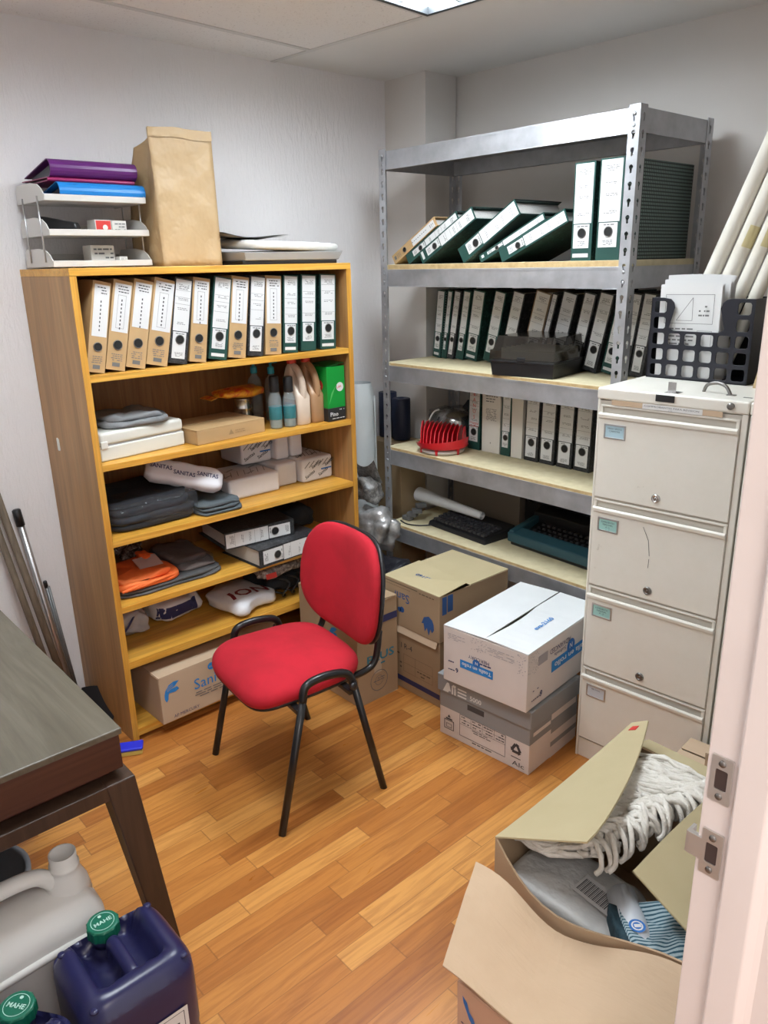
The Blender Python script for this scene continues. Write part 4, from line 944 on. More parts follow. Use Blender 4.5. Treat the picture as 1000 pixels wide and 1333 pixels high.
# ================================================================== cartons round the bookcase and rack
LEAF = [(0, 0), (.05, .14), (.20, .30), (.40, .36), (.62, .34), (.44, .20), (.30, .14), (.52, .16), (.60, .06), (.44, .00), (.20, .02), (.16, -.02), (.14, -.18), (.06, -.26), (.0, -.14)]
t = thing('cardboard_box', 'brown carton with a blue leaf print on the bottom board of the bookcase', 'box', (.502, -1.668, .0505), pi / 2 + radians(1.5))
carton(t, .585, .385, .195, CARDL, tape=False)
p = Pr((0, -.0003, 0), (1, 0, 0), (0, 0, 1)); p.poly([(.016 + a * .105, .120 + c * .098 * 1.25) for a, c in LEAF], 0); p.text('Sani', .140, .092, .064, 0); p.disc(.222, .166, .015, 0); p.disc(.244, .169, .014, 0); p.layer().text('eva', .212, .161, .015, 2)
p.scribble(.140, .052, .30, .082, 3, 1, .95); p.text('AP MERCURY', .045, .012, .018, 3, width=.11); p.rect(.38, .02, .52, .10, 1)
for k in range(3): p.line((.028, .132 + k * .007), (.055, .142 + k * .007), .0015, 2)
p.obj('printing', [LBLUEP, GREYINK, CARDL, NAVYP], t)
# box behind the chair
t = thing('cardboard_box', 'tall brown carton with taped side standing behind the red chair', 'box', (.487, -1.003, 0), 0)
carton(t, .378, .215, .430, CARD, lift=.004)
p = Pr((.378, 0, 0), (0, 1, 0), (0, 0, 1), .0008); p.rect(0, .335, .215, .365, 1); p.layer().text('BIO', .11, .342, .016, 2, bold=True); p.text('PLUS', .045, .175, .05, 0, width=.15, bold=True); p.scribble(.05, .150, .16, .168, 1, 0); p.ring(.11, .085, .047, .003, 3); p.ring(.11, .085, .022, .002, 3); p.scribble(.08, .07, .14, .10, 3, 3)
p.obj('printing', [mat('teal print', (.03, .20, .30), .6), NAVYP, REDP, GREYINK], t)
B().box((.3785, .085, .12), (.3788, .125, .40)).obj('side_tape', mat('clear tape', (.50, .42, .32), .12), t)
p = Pr((0, -.0003, 0), (1, 0, 0), (0, 0, 1)); p.poly([(.20 + a * .09, .27 + c * .11) for a, c in LEAF], 0); p.obj('mark', LBLUEP, t)
# stack in front of the rack
t = thing('cardboard_box', 'lower brown carton with handwriting and navy stripe, under the upside down printed carton', 'box', (.78, -.768, 0), 0)
carton(t, .310, .40, .285, CARD, seam='x', tape=False, lift=-.035)
p = Pr((0, -.0003, 0), (1, 0, 0), (0, 0, 1)); p.rect(0, .035, .31, .058, 0); p.text('I R-4', .085, .19, .035, 1); p.frame(.10, .085, .27, .165, .0012, 2); p.line((.10, .125), (.27, .125), .0012, 2); p.line((.17, .085), (.17, .165), .0012, 2); p.scribble(.18, .09, .26, .12, 2, 2); p.scribble(.02, .09, .09, .17, 4, 2, .5); p.obj('printing', [NAVYP, INK, mat('brown print', (.14, .10, .06), .7)], t)
B().slab([(-.006, -.012, .262), (.300, -.012, .262), (.300, .0, .290), (-.006, 0, .290)], .004).obj('front_flap', CARDL, t)
t = thing('cardboard_box', 'upper brown carton with blue print upside down, stacked in front of the rack', 'box', (.775, -.775, .2905), 0)
w, d, h = .318, .41, .195
b = B().box((0, 0, 0), (w, .004, h)).box((0, d - .004, 0), (w, d, h)).box((0, .004, 0), (.004, d - .004, h)).box((w - .004, .004, 0), (w, d - .004, h)).box((.004, .004, 0), (w - .004, d - .004, .004)); b.obj('body', CARD, t, .002)
B().slab([(0, 0, h), (w, 0, h), (w + .004, d * .36, h + .018), (0, d * .5, h + .006)], .004).obj('flap', CARDY, t, .001)
B().slab([(0, d * .5, h), (w, d * .42, h), (w, d, h), (0, d, h)], .004).obj('flap', CARDY, t, .001)
p = Pr((w, -.0003, h), (-1, 0, 0), (0, 0, -1)); p.text('Sani', .165, .045, .055, 0); p.disc(.21, .118, .013, 0); p.disc(.225, .121, .011, 0); p.poly([(.03 + a * .09, .125 + c * .11) for a, c in [(0, 0), (-.02, .2), (.1, .35), (.2, .22), (.3, .5), (.42, .22), (.55, .40), (.62, .1), (.75, .12), (.6, -.15), (.3, -.25), (.08, -.15)]], 0); p.scribble(.02, .01, .11, .022, 1, 1); p.rect(.12, .008, .31, .012, 1); p.rect(.16, .022, .31, .0235, 1)
p.obj('printing', [mat('faded blue print', (.03, .10, .30), .6), mat('brown print', (.14, .10, .06))], t)
p = Pr((w, 0, 0), (0, 1, 0), (0, 0, 1)); p.rect(.015, .115, .04, .19, 0); p.rect(.045, .12, .075, .19, 0); p.obj('side_printing', mat('faded blue print'), t)
p = Pr((w, .09, h + .0135), (-1, 0, 0), (0, -1, -.10), .001); p.text('eva2160', .10, .0, .024, 0, width=.11, bold=True); p.obj('flap_printing', mat('faded blue print'), t)
# copy paper box and the white one on it
a = atan2(.03, .39)
t = thing('paper_box', 'grey and white copy paper box numbered 5000 under the white carton', 'box', (1.203, -.884, 0), a)
w, d, h = .398, .315, .215
b = B().box((0, 0, 0), (w, d, .118), 0).box((0, 0, .118), (w, d, h), 1); b.obj('body', [CARDWS, GREYP], t, .002)
b = B().box((-.007, -.007, .185), (w + .007, d + .007, .255), 0); b.obj('lid', GREYP, t, .003)
p = Pr((0, -.0005, 0), (1, 0, 0), (0, 0, 1)); 
p.frame(.095, .028, .30, .118, .0018, 1); p.rect(.30, .11, .302, .112, 1)
for k in range(1, 4): p.line((.095 + k * .052, .078), (.095 + k * .052, .118), .0012, 1)
for k in (.078, .098): p.line((.095, k), (.30, k), .0012, 1)
for k in range(4): p.scribble(.10 + k * .052, .081, .14 + k * .052, .115, 3, 1)
p.scribble(.15, .060, .24, .076, 2, 1); p.scribble(.15, .015, .25, .026, 1, 1)
p.frame(.022, .03, .068, .07, .003, 1); p.poly([(.038, .082), (.052, .082), (.045, .094)], 1); p.rect(.03, .072, .06, .078, 1); p.frame(.032, .038, .058, .055, .002, 1)
for k in range(3):
    an = pi / 2 + k * 2 * pi / 3; c_ = Vector((.345, .082)); q1 = c_ + Vector((cos(an), sin(an))) * .024; q2 = c_ + Vector((cos(an + 2.1), sin(an + 2.1))) * .024; m1, m2 = q1.lerp(q2, .12), q1.lerp(q2, .72); p.line(m1, m2, .011, 1)
    dv = (q2 - q1).normalized(); nn = Vector((-dv.y, dv.x)); p.poly([tuple(m2 + nn * .010), tuple(m2 + dv * .012), tuple(m2 - nn * .010)][::-1], 1)
p.rect(.325, .046, .365, .049, 1); p.text('Alc', .33, .015, .026, 1, width=.05)
p.rect(.13, .150, .205, .172, 1)
p.obj('printing', [WHITEP, INK], t)
p = Pr((0, -.0075, -.014), (1, 0, 0), (0, 0, 1)); p.poly([(.02, .205), (.045, .205), (.05, .213), (.058, .213), (.05, .245), (.04, .245)], 0); p.rect(.062, .205, .069, .238, 0); p.rect(.074, .205, .081, .232, 0); p.poly([(.062, .238), (.069, .245), (.081, .245), (.081, .235), (.074, .232), (.069, .238)], 0)
for k in range(3): p.rect(.09, .208 + k * .013, .13, .214 + k * .013, 0)
p.text('5000', .145, .212, .026, 0, bold=True); p.obj('lid_printing', mat('pale lettering', (.72, .72, .70), .6), t)
p = Pr((w + .0004, 0, 0), (0, 1, 0), (0, 0, 1), .0006); 
p.rect(.135, .0, .30, .215, 0); p.layer().rect(.135, .10, .31, .155, 1); p.rect(.135, .045, .31, .065, 1); p.rect(.02, .145, .13, .16, 0); p.rect(.02, .105, .13, .12, 0)
p.obj('side_printing', [CARDWS, GREYP], t)
t = thing('cardboard_box', 'white printed carton with a split lid on the copy paper box', 'box', (1.250, -.915, .2595), atan2(.035, .345))
w, d, h = .350, .50, .215
b = B().box((0, 0, 0), (w, .004, h)).box((0, d - .004, 0), (w, d, h)).box((0, .004, 0), (.004, d - .004, h)).box((w - .004, .004, 0), (w, d - .004, h)).box((.004, .004, 0), (w - .004, d - .004, .004)); b.obj('body', CARDWS, t, .002)
zt = h
B().slab([(0, 0, zt), (w * .51, 0, zt + .004), (w * .49, d, zt + .004), (0, d, zt)], .004).obj('flap', CARDW, t, .001)
n = 14; pts = []
f = B(); vs = []
for k in range(n + 1):
    u = k / n; g = .016 * max(0., sin(pi * min(1., max(0, (u - .02) / .62)))) ** .8
    vs += [(w * .513 + g, u * d, zt + .0045 + .004 * g / .016), (w, u * d, zt), (w * .513 + g, u * d, zt + .0085 + .004 * g / .016), (w, u * d, zt + .004)]
fs = []
for k in range(n):
    o_ = k * 4; fs += [(o_, o_ + 1, o_ + 5, o_ + 4), (o_ + 2, o_ + 6, o_ + 7, o_ + 3), (o_, o_ + 4, o_ + 6, o_ + 2), (o_ + 1, o_ + 3, o_ + 7, o_ + 5)]
fs += [(0, 2, 3, 1), (n * 4, n * 4 + 1, n * 4 + 3, n * 4 + 2)]
f.add(vs, fs).obj('flap', CARDW, t)
B().box((w * .3, .02, zt - .05), (w * .7, d - .02, zt - .045)).obj('inner_flap', CABDARK, t)
p = Pr((w, -.0003, h), (-1, 0, 0), (0, 0, -1))
p.rect(.135, .108, .275, .140, 0); p.layer().text('Toalla en rollo', .142, .117, .020, 3, width=.125, bold=True); p.disc(.205, .102, .016, 1); p.layer().text('N', .198, .096, .016, 3, bold=True)
p.text('MERCURY', .150, .078, .018, 2, width=.09); p.scribble(.14, .090, .19, .104, 1, 2); p.text('6', .282, .150, .026, 2, bold=True); p.scribble(.225 + .07, .158, .33, .168, 1, 2); p.scribble(.30, .125, .33, .137, 1, 2)
p.scribble(.05, .02, .16, .050, 5, 4); p.scribble(.25, .02, .33, .045, 4, 4)
for k in range(40): p.disc(random.uniform(.16, .23), random.uniform(.005, .055), .0018, 4, 6)
for k in range(30): p.disc(random.uniform(.004, .04), random.uniform(.005, .08), .0018, 4, 6)
p.obj('printing', [LBLUEP, BLUEP, NAVYP, CARDW, mat('greyish dots', (.38, .36, .38), .6)], t)
p = Pr((w + .0003, d, h), (0, -1, 0), (0, 0, -1))
p.rect(.06, .085, .345, .130, 0); p.layer().text('Toalla en rollo', .075, .099, .030, 3, width=.25, bold=True); p.disc(.215, .075, .027, 1); p.layer().text('N', .204, .064, .028, 3, bold=True); p.text('ADVANCED', .22, .035, .028, 2, width=.14); p.text('Sofitela', .25, .060, .02, 2, width=.08)
p.text('6', .40, .168, .034, 2, bold=True); p.scribble(.41, .18, .47, .19, 1, 2); p.scribble(.42, .145, .47, .155, 1, 2); p.rect(.375, .03, .435, .065, 4)
for k in range(50): p.disc(random.uniform(.43, .495), random.uniform(.005, .085), .0018, 4, 6)
p.obj('side_printing', [LBLUEP, BLUEP, NAVYP, CARDW, mat('greyish dots')], t)
p = Pr((w * .98, .10, zt + .0085), (0, 1, 0), (-1, 0, .02), .0008); p.text('eva-2160', .06, .06, .026, 0, width=.12, bold=True); p.obj('flap_printing', LBLUEP, t)
# small cartons by the cabinets
for x, y, zz, w, d, h, rz, lb in ((2.062, -.782, 0, .30, .150, .268, 4, 'small beige carton with printed top, middle of three beside the filing cabinets'), (2.150, -.745, .273, .22, .115, .045, 5, 'flat beige carton on top of the small ones beside the filing cabinets'), (2.085, -.935, 0, .28, .145, .225, 4, 'lowest small beige carton, between the open carton and the filing cabinets')):
    t = thing('cardboard_box', lb, 'box', (x, y, zz), radians(rz)); carton(t, w, d, h, CARDL, tape=False)
    p = Pr((0, 0, h + .0045), (1, 0, 0), (0, 1, 0)); p.scribble(w * .35, .02, w * .6, .065, 5, 0); p.obj('printing', GREYINK, t)
# ================================================================== things on the rack
z = KT[2] + .0005
t = thing('card_index_box', 'black card index box with smoked lid at the front of the middle rack shelf', 'card box', (.968, -.362, z), radians(9))
w, d = .275, .34
B().add([(.006, .006, 0), (w - .006, .006, 0), (w - .006, d - .006, 0), (.006, d - .006, 0), (0, 0, .055), (w, 0, .055), (w, d, .055), (0, d, .055)], [(0, 3, 2, 1), (0, 1, 5, 4), (1, 2, 6, 5), (2, 3, 7, 6), (3, 0, 4, 7)]).box((-.003, -.003, .052), (w + .003, d + .003, .060)).obj('base', BLACKPL, t, .002)
b = B()
q0 = [(-.003, -.003, .062), (w + .003, -.003, .062), (w + .003, d + .003, .062), (-.003, d + .003, .062)]; q1 = [(-.001, -.001, .098), (w + .001, -.001, .098), (w + .001, d + .001, .098), (-.001, d + .001, .098)]; q2 = [(.004, .012, .100), (w - .004, .012, .100), (w - .004, d - .012, .100), (.004, d - .012, .100)]; q3 = [(.012, .035, .150), (w - .012, .035, .150), (w - .012, d - .02, .150), (.012, d - .02, .150)]
b.loft([q0, q1, q2, q3], 0, False, False); b.add(q3, [(0, 1, 2, 3)]); b.obj('lid', SMOKE, t, .002)
B().box((w / 2 - .018, -.006, .058), (w / 2 + .018, .002, .075)).obj('clasp', BLACKPL, t, .003)
b = B()
for k in range(26): b.box((.02, .05 + k * .0095, .05), (w - .02, .0508 + k * .0095, .095 + .008 * (k % 4 == 0)))
b.obj('cards', mat('index cards', (.52, .46, .34), .7), t)
z = KT[3] + .0005
t = thing('appliance', 'silver appliance wrapped in clear plastic left on the lower rack shelf', 'appliance', (.485, -.03, z))
B().lathe([(.085, 0), (.095, .01), (.098, .06), (.098, .105), (.085, .135), (.05, .150), (.02, .153)], 32).obj('body', TIN, t)
superblob((-.015, -.015, .085), (.25, .23, .17), .6, .7, .12, 12, 3.).obj('film', CLEARPL, t)
b = B()
for k in range(5): b.tube(smoothpath([(-.13 + .02 * k, -.10, .02 + .01 * k), (-.10 + .015 * k, -.125, .06 - .008 * k), (-.05, -.13 - .003 * k, .045 + .012 * k), (.01, -.122, .02 + .014 * k)], 5), .0035, 6)
b.tube(smoothpath([(-.06, -.125, .05), (-.072, -.115, .10), (-.055, -.10, .145), (-.03, -.09, .158)], 5), .004, 6); b.obj('cord', mat('white cord', (.75, .74, .72), .5), t)
t = thing('black_pouch', 'black bag behind the plastic wrapped appliance on the lower rack shelf', 'pouch', (.555, .065, z)); superblob((0, 0, .10), (.22, .085, .20), .7, .6, .14, 9, 2.).obj('pouch', CLOTHD, t)
t = thing('green_bundle', 'dark green bundle behind the red slotted rack on the lower rack shelf', 'bundle', (.612 + .0, -.02 + .06, z)); superblob((0, -.045, .085), (.05, .16, .17), .7, .6, .1, 9, 5.).obj('bundle', mat('dark green cloth', (.008, .06, .045), .8), t)
t = thing('slotted_rack', 'red plastic rack with upright slots at the front of the lower rack shelf', 'slotted rack', (.590, -.235, z), radians(27))
b = B().lathe([(.085, .022), (.108, .026), (.116, .034), (.112, .040), (.095, .034), (.02, .030)], 40); b.obj('tray', REDPL, t)
bb = B()
for k in range(11):
    x = -.098 + k * .0196; hw = sqrt(max(.0004, .105 ** 2 - x * x)) * .85; hh = .105 - .018 * k / 10
    bb.prism([[(-hw, 0), (hw, 0), (hw * .9, hh * .35), (hw * .5, hh), (-hw * .1, hh * 1.0), (-hw * .7, hh * .7)]], .004, fr((x, 0, .030), (0, 1, 0), (0, 0, 1)))
bb.obj('divider', REDPL, t)
B().grid(lambda u, v: Vector((.118 * cos(-2.6 + 2.5 * u) * (1 + .06 * v), .118 * sin(-2.6 + 2.5 * u) * (1 + .06 * v), .034 + .045 * v * (.35 + .65 * u))), 24, 4).obj('front_rim', REDPL, t)
for k in range(4):
    a = radians(-150 + 60 * k); B().cyl((.098 * cos(a), .098 * sin(a), 0), (.098 * cos(a), .098 * sin(a), .03), .006, .008, 10).obj('foot', REDPL, t)
B().lathe([(.07, 0), (.10, .004), (.10, .016), (.07, .02)], 30).obj('base', mat('clear base plate', (.62, .58, .54), .2), t)
# lowest tier
z = KT[4] + .0005
t = thing('typewriter', 'dark typewriter with teal front edge on the lowest rack shelf', 'typewriter', (1.17, -.19, z), radians(-3))
w, d = .46, .24
def tw(y0, y1, z00, z01, z10, z11, m, nm, x0=-w / 2, x1=w / 2, bev=.006): return B().add([(x0, y0, z00), (x1, y0, z00), (x1, y1, z10), (x0, y1, z10), (x0, y0, z01), (x1, y0, z01), (x1, y1, z11), (x0, y1, z11)], [(0, 3, 2, 1), (4, 5, 6, 7), (0, 1, 5, 4), (1, 2, 6, 5), (2, 3, 7, 6), (3, 0, 4, 7)]).obj(nm, m, t, bev, 3)
tw(0, d, 0, .016, 0, .02, BLACKPL, 'foot_plate', -w / 2 + .01, w / 2 - .01)
tw(-.01, .06, .016, .058, .016, .070, TEAL, 'front_edge')
for s in (-1, 1): tw(.0, .17, .016, .065, .016, .10, TEAL, 'side_cheek', s * w / 2 - (.03 if s > 0 else 0), s * w / 2 + (.03 if s < 0 else 0))
tw(.055, .17, .016, .040, .016, .075, BLACKPL, 'key_bed', -w / 2 + .028, w / 2 - .028)
for r in range(4):
    kb = B()
    for c in range(12):
        x = -.165 + c * .029 + r * .006; y = .068 + r * .024; zz = .047 + r * .0085
        kb.add([(x - .009, y - .008, zz), (x + .009, y - .008, zz), (x + .009, y + .008, zz), (x - .009, y + .008, zz), (x - .007, y - .006, zz + .010), (x + .007, y - .006, zz + .010), (x + .007, y + .006, zz + .010), (x - .007, y + .006, zz + .010)], [(4, 5, 6, 7), (0, 1, 5, 4), (1, 2, 6, 5), (2, 3, 7, 6), (3, 0, 4, 7)])
    kb.obj('key_row', mat('dark grey keys', (.035, .035, .04), .4), t)
tw(.165, d, .016, .115, .016, .150, BLACKPL, 'housing')
B().cyl((-w / 2 - .03, .20, .165), (w / 2 + .03, .20, .165), .019, seg=20).obj('platen', BLACKPL, t)
for s in (-1, 1): B().cyl((s * (w / 2 + .03), .20, .165), (s * (w / 2 + .055), .20, .165), .024, seg=18).obj('knob', BLACKPL, t)
t = thing('keyboard', 'black keyboard shaped device left of the typewriter on the lowest rack shelf', 'device', (.70, -.16, z), radians(-4))
b = B().add([(-.19, -.10, 0), (.19, -.10, 0), (.19, .10, 0), (-.19, .10, 0), (-.185, -.095, .022), (.185, -.095, .022), (.185, .10, .05), (-.185, .10, .05)], [(0, 3, 2, 1), (4, 5, 6, 7), (0, 1, 5, 4), (1, 2, 6, 5), (2, 3, 7, 6), (3, 0, 4, 7)]).obj('body', BLACKPL, t, .004)
for r in range(4):
    k2 = B()
    for c in range(13): k2.cbox((-.16 + c * .0265, -.07 + r * .03, .032 + r * .0045), (.021, .022, .012))
    k2.obj('key_row', mat('dark grey keys'), t, .002)
t = thing('paper_roll', 'white paper roll lying on the black device on the lowest rack shelf', 'paper roll', (0, 0, 0))
t.location = (.56, -.12, z + .085)
b = B(); A, Bq = Vector((-.225, -.02, .012)), Vector((.20, -.03, -.004))
for k in range(3): b.tube([A, A.lerp(Bq, .35), Bq], [.036 - k * .008, .026 - k * .006, .018 - k * .005], 20, cap=False)
b.obj('roll', WHITEP, t)
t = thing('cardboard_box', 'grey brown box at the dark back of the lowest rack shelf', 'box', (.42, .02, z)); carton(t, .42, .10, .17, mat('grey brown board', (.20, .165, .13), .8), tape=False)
t = thing('dark_back_mass', 'black mass added to darken the shelf back behind the typewriter', 'case', (1.16, .066, z)); B().box((-.32, -.012, 0), (.34, .035, .30)).obj('shell', BLACKPL, t, .012, 3); B().tube(smoothpath([(-.06, 0, .29), (-.05, 0, .318), (.05, 0, .318), (.06, 0, .29)], 5), .006, 8).obj('handle', BLACKPL, t)  # case-shaped black mass, added so the shelf back reads dark
t = thing('cable', 'thin black and grey cable hanging at the left front of the lowest rack shelf', 'cable', (.40, -.24, z))
B().tube(smoothpath([(-.03, -.06, .004), (.03, -.075, .004), (.09, -.05, .004), (.14, .01, .006)], 6), .0035, 6).obj('lead', BLACKPL, t); b = B()
for k in range(4): b.cbox((-.02 + .018 * k, -.02 + .01 * (k % 2), .012 + .02 * k), (.05, .035, .022), 0, Matrix.Rotation(.4 * k, 4, 'Z'))
b.obj('plug', mat('grey plug', (.12, .12, .12), .5), t, .004)
# ================================================================== corner between bookcase and rack
t = thing('cardboard_box', 'tall brown carton standing in the corner behind the rack', 'box', (.035, -.215, 0)); carton(t, .25, .17, .855, mat('tall carton board', rough=.8, nodes=plain_noise((.33, .235, .13), (.38, .275, .16), 4)), tape=True)
for x, y, hh, lb in ((.088, -.115, .225, 'dark navy roll standing on the tall corner carton, left one'), (.192, -.120, .205, 'dark navy roll standing on the tall corner carton, right one')):
    t = thing('wrapped_roll', lb, 'roll', (x, y, .865), group='navy rolls in the corner')
    B().lathe([(.044, 0), (.046, .004), (.046, hh - .004), (.044, hh), (.016, hh), (.016, hh - .02), (.002, hh - .02)], 26).obj('roll', NAVYROLL, t)
t = thing('wrapped_roll', 'tall pale blue wrapped roll standing between the bookcase and the rack', 'roll', (.105, -.315, 0))
b = B(); b.grid(lambda u, v: Vector(((.076 + .005 * noise.noise(Vector((cos(2 * pi * u) * 2, sin(2 * pi * u) * 2, v * 5)))) * cos(2 * pi * u) * (1 - .25 * max(0, v - .93) * 14), (.076 + .005 * noise.noise(Vector((cos(2 * pi * u) * 2, sin(2 * pi * u) * 2, v * 5)))) * sin(2 * pi * u) * (1 - .25 * max(0, v - .93) * 14), 1.16 * v)), 32, 20, closeu=True); b.obj('wrapping', PALEWRAP, t)
B().tube(smoothpath([(.077, .02, .02), (.080, .03, .5), (.078, .028, 1.1)], 5), .004, 6).obj('fold', PALEWRAP, t)
t = thing('rubbish_bag', 'black plastic bag at the bottom between bookcase and rack', 'bag', (.42, -.50, 0)); superblob((0, 0, .215), (.42, .25, .43), .6, .6, .12, 7, 4.).obj('bag', mat('black bag film', rough=.3, nodes=plain_noise((.008, .008, .012), (.02, .02, .028), 10, .5, 20, .01)), t)
t = thing('foil_bag', 'crumpled silver plastic bag on the black bag beside the bookcase', 'bag', (.37, -.475, .425)); superblob((0, 0, .105), (.30, .21, .22), .7, .7, .22, 9, 11.).obj('bag', SILVER, t)
t = thing('film_bag', 'grey patterned film bag with pointed top above the silver bag', 'bag', (.31, -.455, .625))
b = superblob((0, 0, .075), (.17, .15, .15), .7, .6, .2, 10, 3.); b.grid(lambda u, v: Vector((-.085 + .17 * u, .02 - .05 * v, .11 + (.075 + .045 * (2 * u - 1) ** 2) * v)), 12, 6); b.obj('bag', GREYBAG, t)
# ================================================================== on the filing cabinets
ca = radians(4.2308); CF = Matrix.Translation((1.638, -.631, 1.329)) @ Matrix.Rotation(ca, 4, 'Z')
t = thing('file_basket', 'black plastic grid file pocket full of papers on the filing cabinet', 'file basket'); t.matrix_world = CF @ Matrix.Translation((.015, .285, 0)) @ Matrix.Rotation(radians(-2), 4, 'Z')
w, h, d = .328, .255, .170
co = [(0, 0), (w, 0), (w, h), (w * .78, h)] + [(w * .78 - .03 * sin(a), h - .03 + .03 * cos(a)) for a in (.5, 1., 1.57)] + [(w * .745 - .002, h * .64)] + [(w * .69, h * .60)] + [(w * .24, h * .60), (w * .195, h * .64)] + [(w * .165 + .03 * sin(a) - .005, h - .03 + .03 * cos(a)) for a in (1.57, 1., .5)] + [(w * .12, h), (0, h)]
holes = []
for r in range(5):
    for c in range(6):
        if r >= 3 and c not in (0, 5): continue
        x0 = .012 + c * .0535; y0 = .010 + r * .0495
        if r >= 3: x0 = .012 if c == 0 else w - .012 - .038
        holes.append(rrect(x0, y0, x0 + .039, y0 + .036, .007, 2))
BASK = mat('navy black plastic', (.010, .011, .018), .35)
B().prism([co] + holes, .004, fr((0, .004, 0), (1, 0, 0), (0, 0, 1))).obj('front_grid', BASK, t, .001)
for x in (0, w - .004): B().prism([[(0, 0), (d, 0), (d, h * 1.0), (0, h)]], .004, fr((x, 0, 0), (0, 1, 0), (0, 0, 1))).obj('side', BASK, t)
B().box((0, 0, 0), (w, d, .004)).obj('bottom', BASK, t); B().box((0, d - .004, 0), (w, d, h)).obj('back', BASK, t)
for i, (x0, x1, yy, hh, lb) in enumerate([(.012, .225, .060, .318, 'rear sheaf of white papers in the black grid file pocket'), (.018, .230, .038, .305, 'middle sheaf of white papers in the black grid file pocket'), (.024, .222, .012, .290, 'front printed form with a drawn triangle in the black grid file pocket')]):
    s = thing('paper_sheaf', lb, 'papers', group='papers in the file pocket'); s.matrix_world = t.matrix_world @ Matrix.Translation((0, yy, .0045)) @ Matrix.Rotation(radians(1.5 - i), 4, 'Y')
    b = B(); nn = 8
    for k in range(nn): b.grid(lambda u, v, k=k: Vector((x0 + (x1 - x0) * u + .0012 * (k % 3), k * .0022 + .003 * sin(3 * u), hh * v - .004 * (k % 4) * v + .006 * sin(2.5 * u) * v)), 10, 3)
    b.obj('sheets', WHITEP, s)
    if i == 2:
        p = Pr((x0, -.0012, 0), (1, 0, 0), (0, 0, 1)); W = x1 - x0
        p.e = 0; p.frame(.02, hh - .12, W - .02, hh - .03, .0014, 0); p.line((.06, hh - .11), (.11, hh - .04), .0016, 0); p.line((.11, hh - .04), (.112, hh - .11), .0016, 0); p.line((.06, hh - .11), (.112, hh - .11), .0012, 0); p.scribble(.02, hh - .20, W * .62, hh - .13, 6, 0); p.frame(W * .66, hh - .20, W - .02, hh - .14, .001, 0); p.scribble(.125, hh - .10, W - .03, hh - .06, 3, 0)
        p.obj('printing', GREYINK, s)
def roll_tube(a, b_, r, label, m=ROLLP, mark=False, n=3):
    a, b_ = Vector(a), Vector(b_); t = thing('drawing_roll', label, 'paper roll', a, group='rolled drawings on the filing cabinets')
    D = b_ - a; q = B()
    u = D.normalized().orthogonal().normalized(); w_ = D.normalized().cross(u)
    def f(s, v):
        th = s * n * 2 * pi; rr = r * (1 - .10 * s * n / 3)
        return D * v + (u * cos(th) + w_ * sin(th)) * rr * (1 + .04 * v)
    q.grid(f, 20 * n, 8); q.obj('roll', m, t)
    if mark:
        q = B(); q.grid(lambda s, v: D * (.50 + .08 * v) + (u * cos(s * 2.4 - 2.2) + w_ * sin(s * 2.4 - 2.2)) * r * (1.012 + .04 * (.50 + .08 * v)), 10, 3); q.obj('faded_stamp', mat('yellowed stamp', (.60, .52, .28), .7), t)
    return t
z = 1.3295
roll_tube((1.655, -0.24, 1.345), (1.903, -0.147, 2.12), 0.0245, 'leftmost drawing roll leaning out of the file pocket')
roll_tube((1.721, -0.239, 1.345), (1.957, -0.144, 2.12), 0.0245, 'second drawing roll from left in the file pocket', mark=True)
roll_tube((1.781, -0.236, 1.345), (2.009, -0.141, 2.12), 0.022, 'third drawing roll from left, yellow stamped, in the file pocket', mark=True)
roll_tube((1.833, -0.233, 1.345), (2.054, -0.138, 2.12), 0.0205, 'rightmost drawing roll in the file pocket, nearest the door frame')
t = thing('archive_folder', 'tan cardboard folder standing on the cabinets beside the door frame', 'folder'); t.matrix_world = CF @ Matrix.Translation((.372, .245, 0)) @ Matrix.Rotation(radians(-4), 4, 'Z') @ Matrix.Rotation(radians(10), 4, 'Y')
b = B().box((0, 0, 0), (.085, .20, .003)).box((0, 0, 0), (.085, .003, .30)).box((0, 0, 0), (.003, .20, .30)).box((.082, 0, 0), (.085, .20, .30)); b.obj('cover', mat('tan folder board', (.52, .39, .22), .7), t, .001)
B().box((.006, .006, .004), (.079, .195, .285)).obj('pages', PAGES, t)
p = Pr((0, -.0004, 0), (1, 0, 0), (0, 0, 1)); p.scribble(.02, .05, .07, .28, 14, 0, .7); p.obj('writing', INK, t)
# ================================================================== poles by the left wall
def pole(a, b_, r, m, label, capl=0, capm=BLACKPL, name='pole', seg=14):
    a, b_ = Vector(a), Vector(b_); t = thing(name, label, 'pole', a); D = b_ - a; L = D.length; q = D / L
    B().cyl((0, 0, 0), q * (L - capl * .4), r, seg=seg).obj('shaft', m, t)
    if capl: B().tube([q * (L - capl), q * (L - .004), q * L], [r * 1.25, r * 1.25, r * .9], seg).obj('end_cap', capm, t)
    else: B().tube([q * L, q * (L + .006)], [r, r * .6], seg).obj('end_cap', m, t)
    return t
P0 = [((.142, -1.905, 0), (.018, -2.026, .97), .0125, WOODPOLE, 'leftmost brown wooden pole leaning on the wall', 0), ((.149, -1.870, 0), (.018, -1.993, 1.01), .0135, WOODPOLE, 'second brown wooden pole, beside the aluminium pole', 0),
      ((.099, -1.848, 0), (.020, -1.926, .865), .0125, ALU, 'silver aluminium pole with black end cap by the wall', .065)]
for a, b_, r, m, lb, cl in P0: pole(a, b_, r, m, lb, cl)
t = pole((.055, -1.822, 0), (.014, -1.866, .557), .006, GREYTUBE, 'thin short grey double tube with black cap by the bookcase', .028); B().cyl((.0115, .0035, 0), (-.031, -.036, .535), .005, seg=10).obj('second_tube', GREYTUBE, t)
t = thing('dustpan', 'dark dustpan tucked on the floor between desk and bookcase', 'dustpan', (.19, -1.80, 0), radians(20))
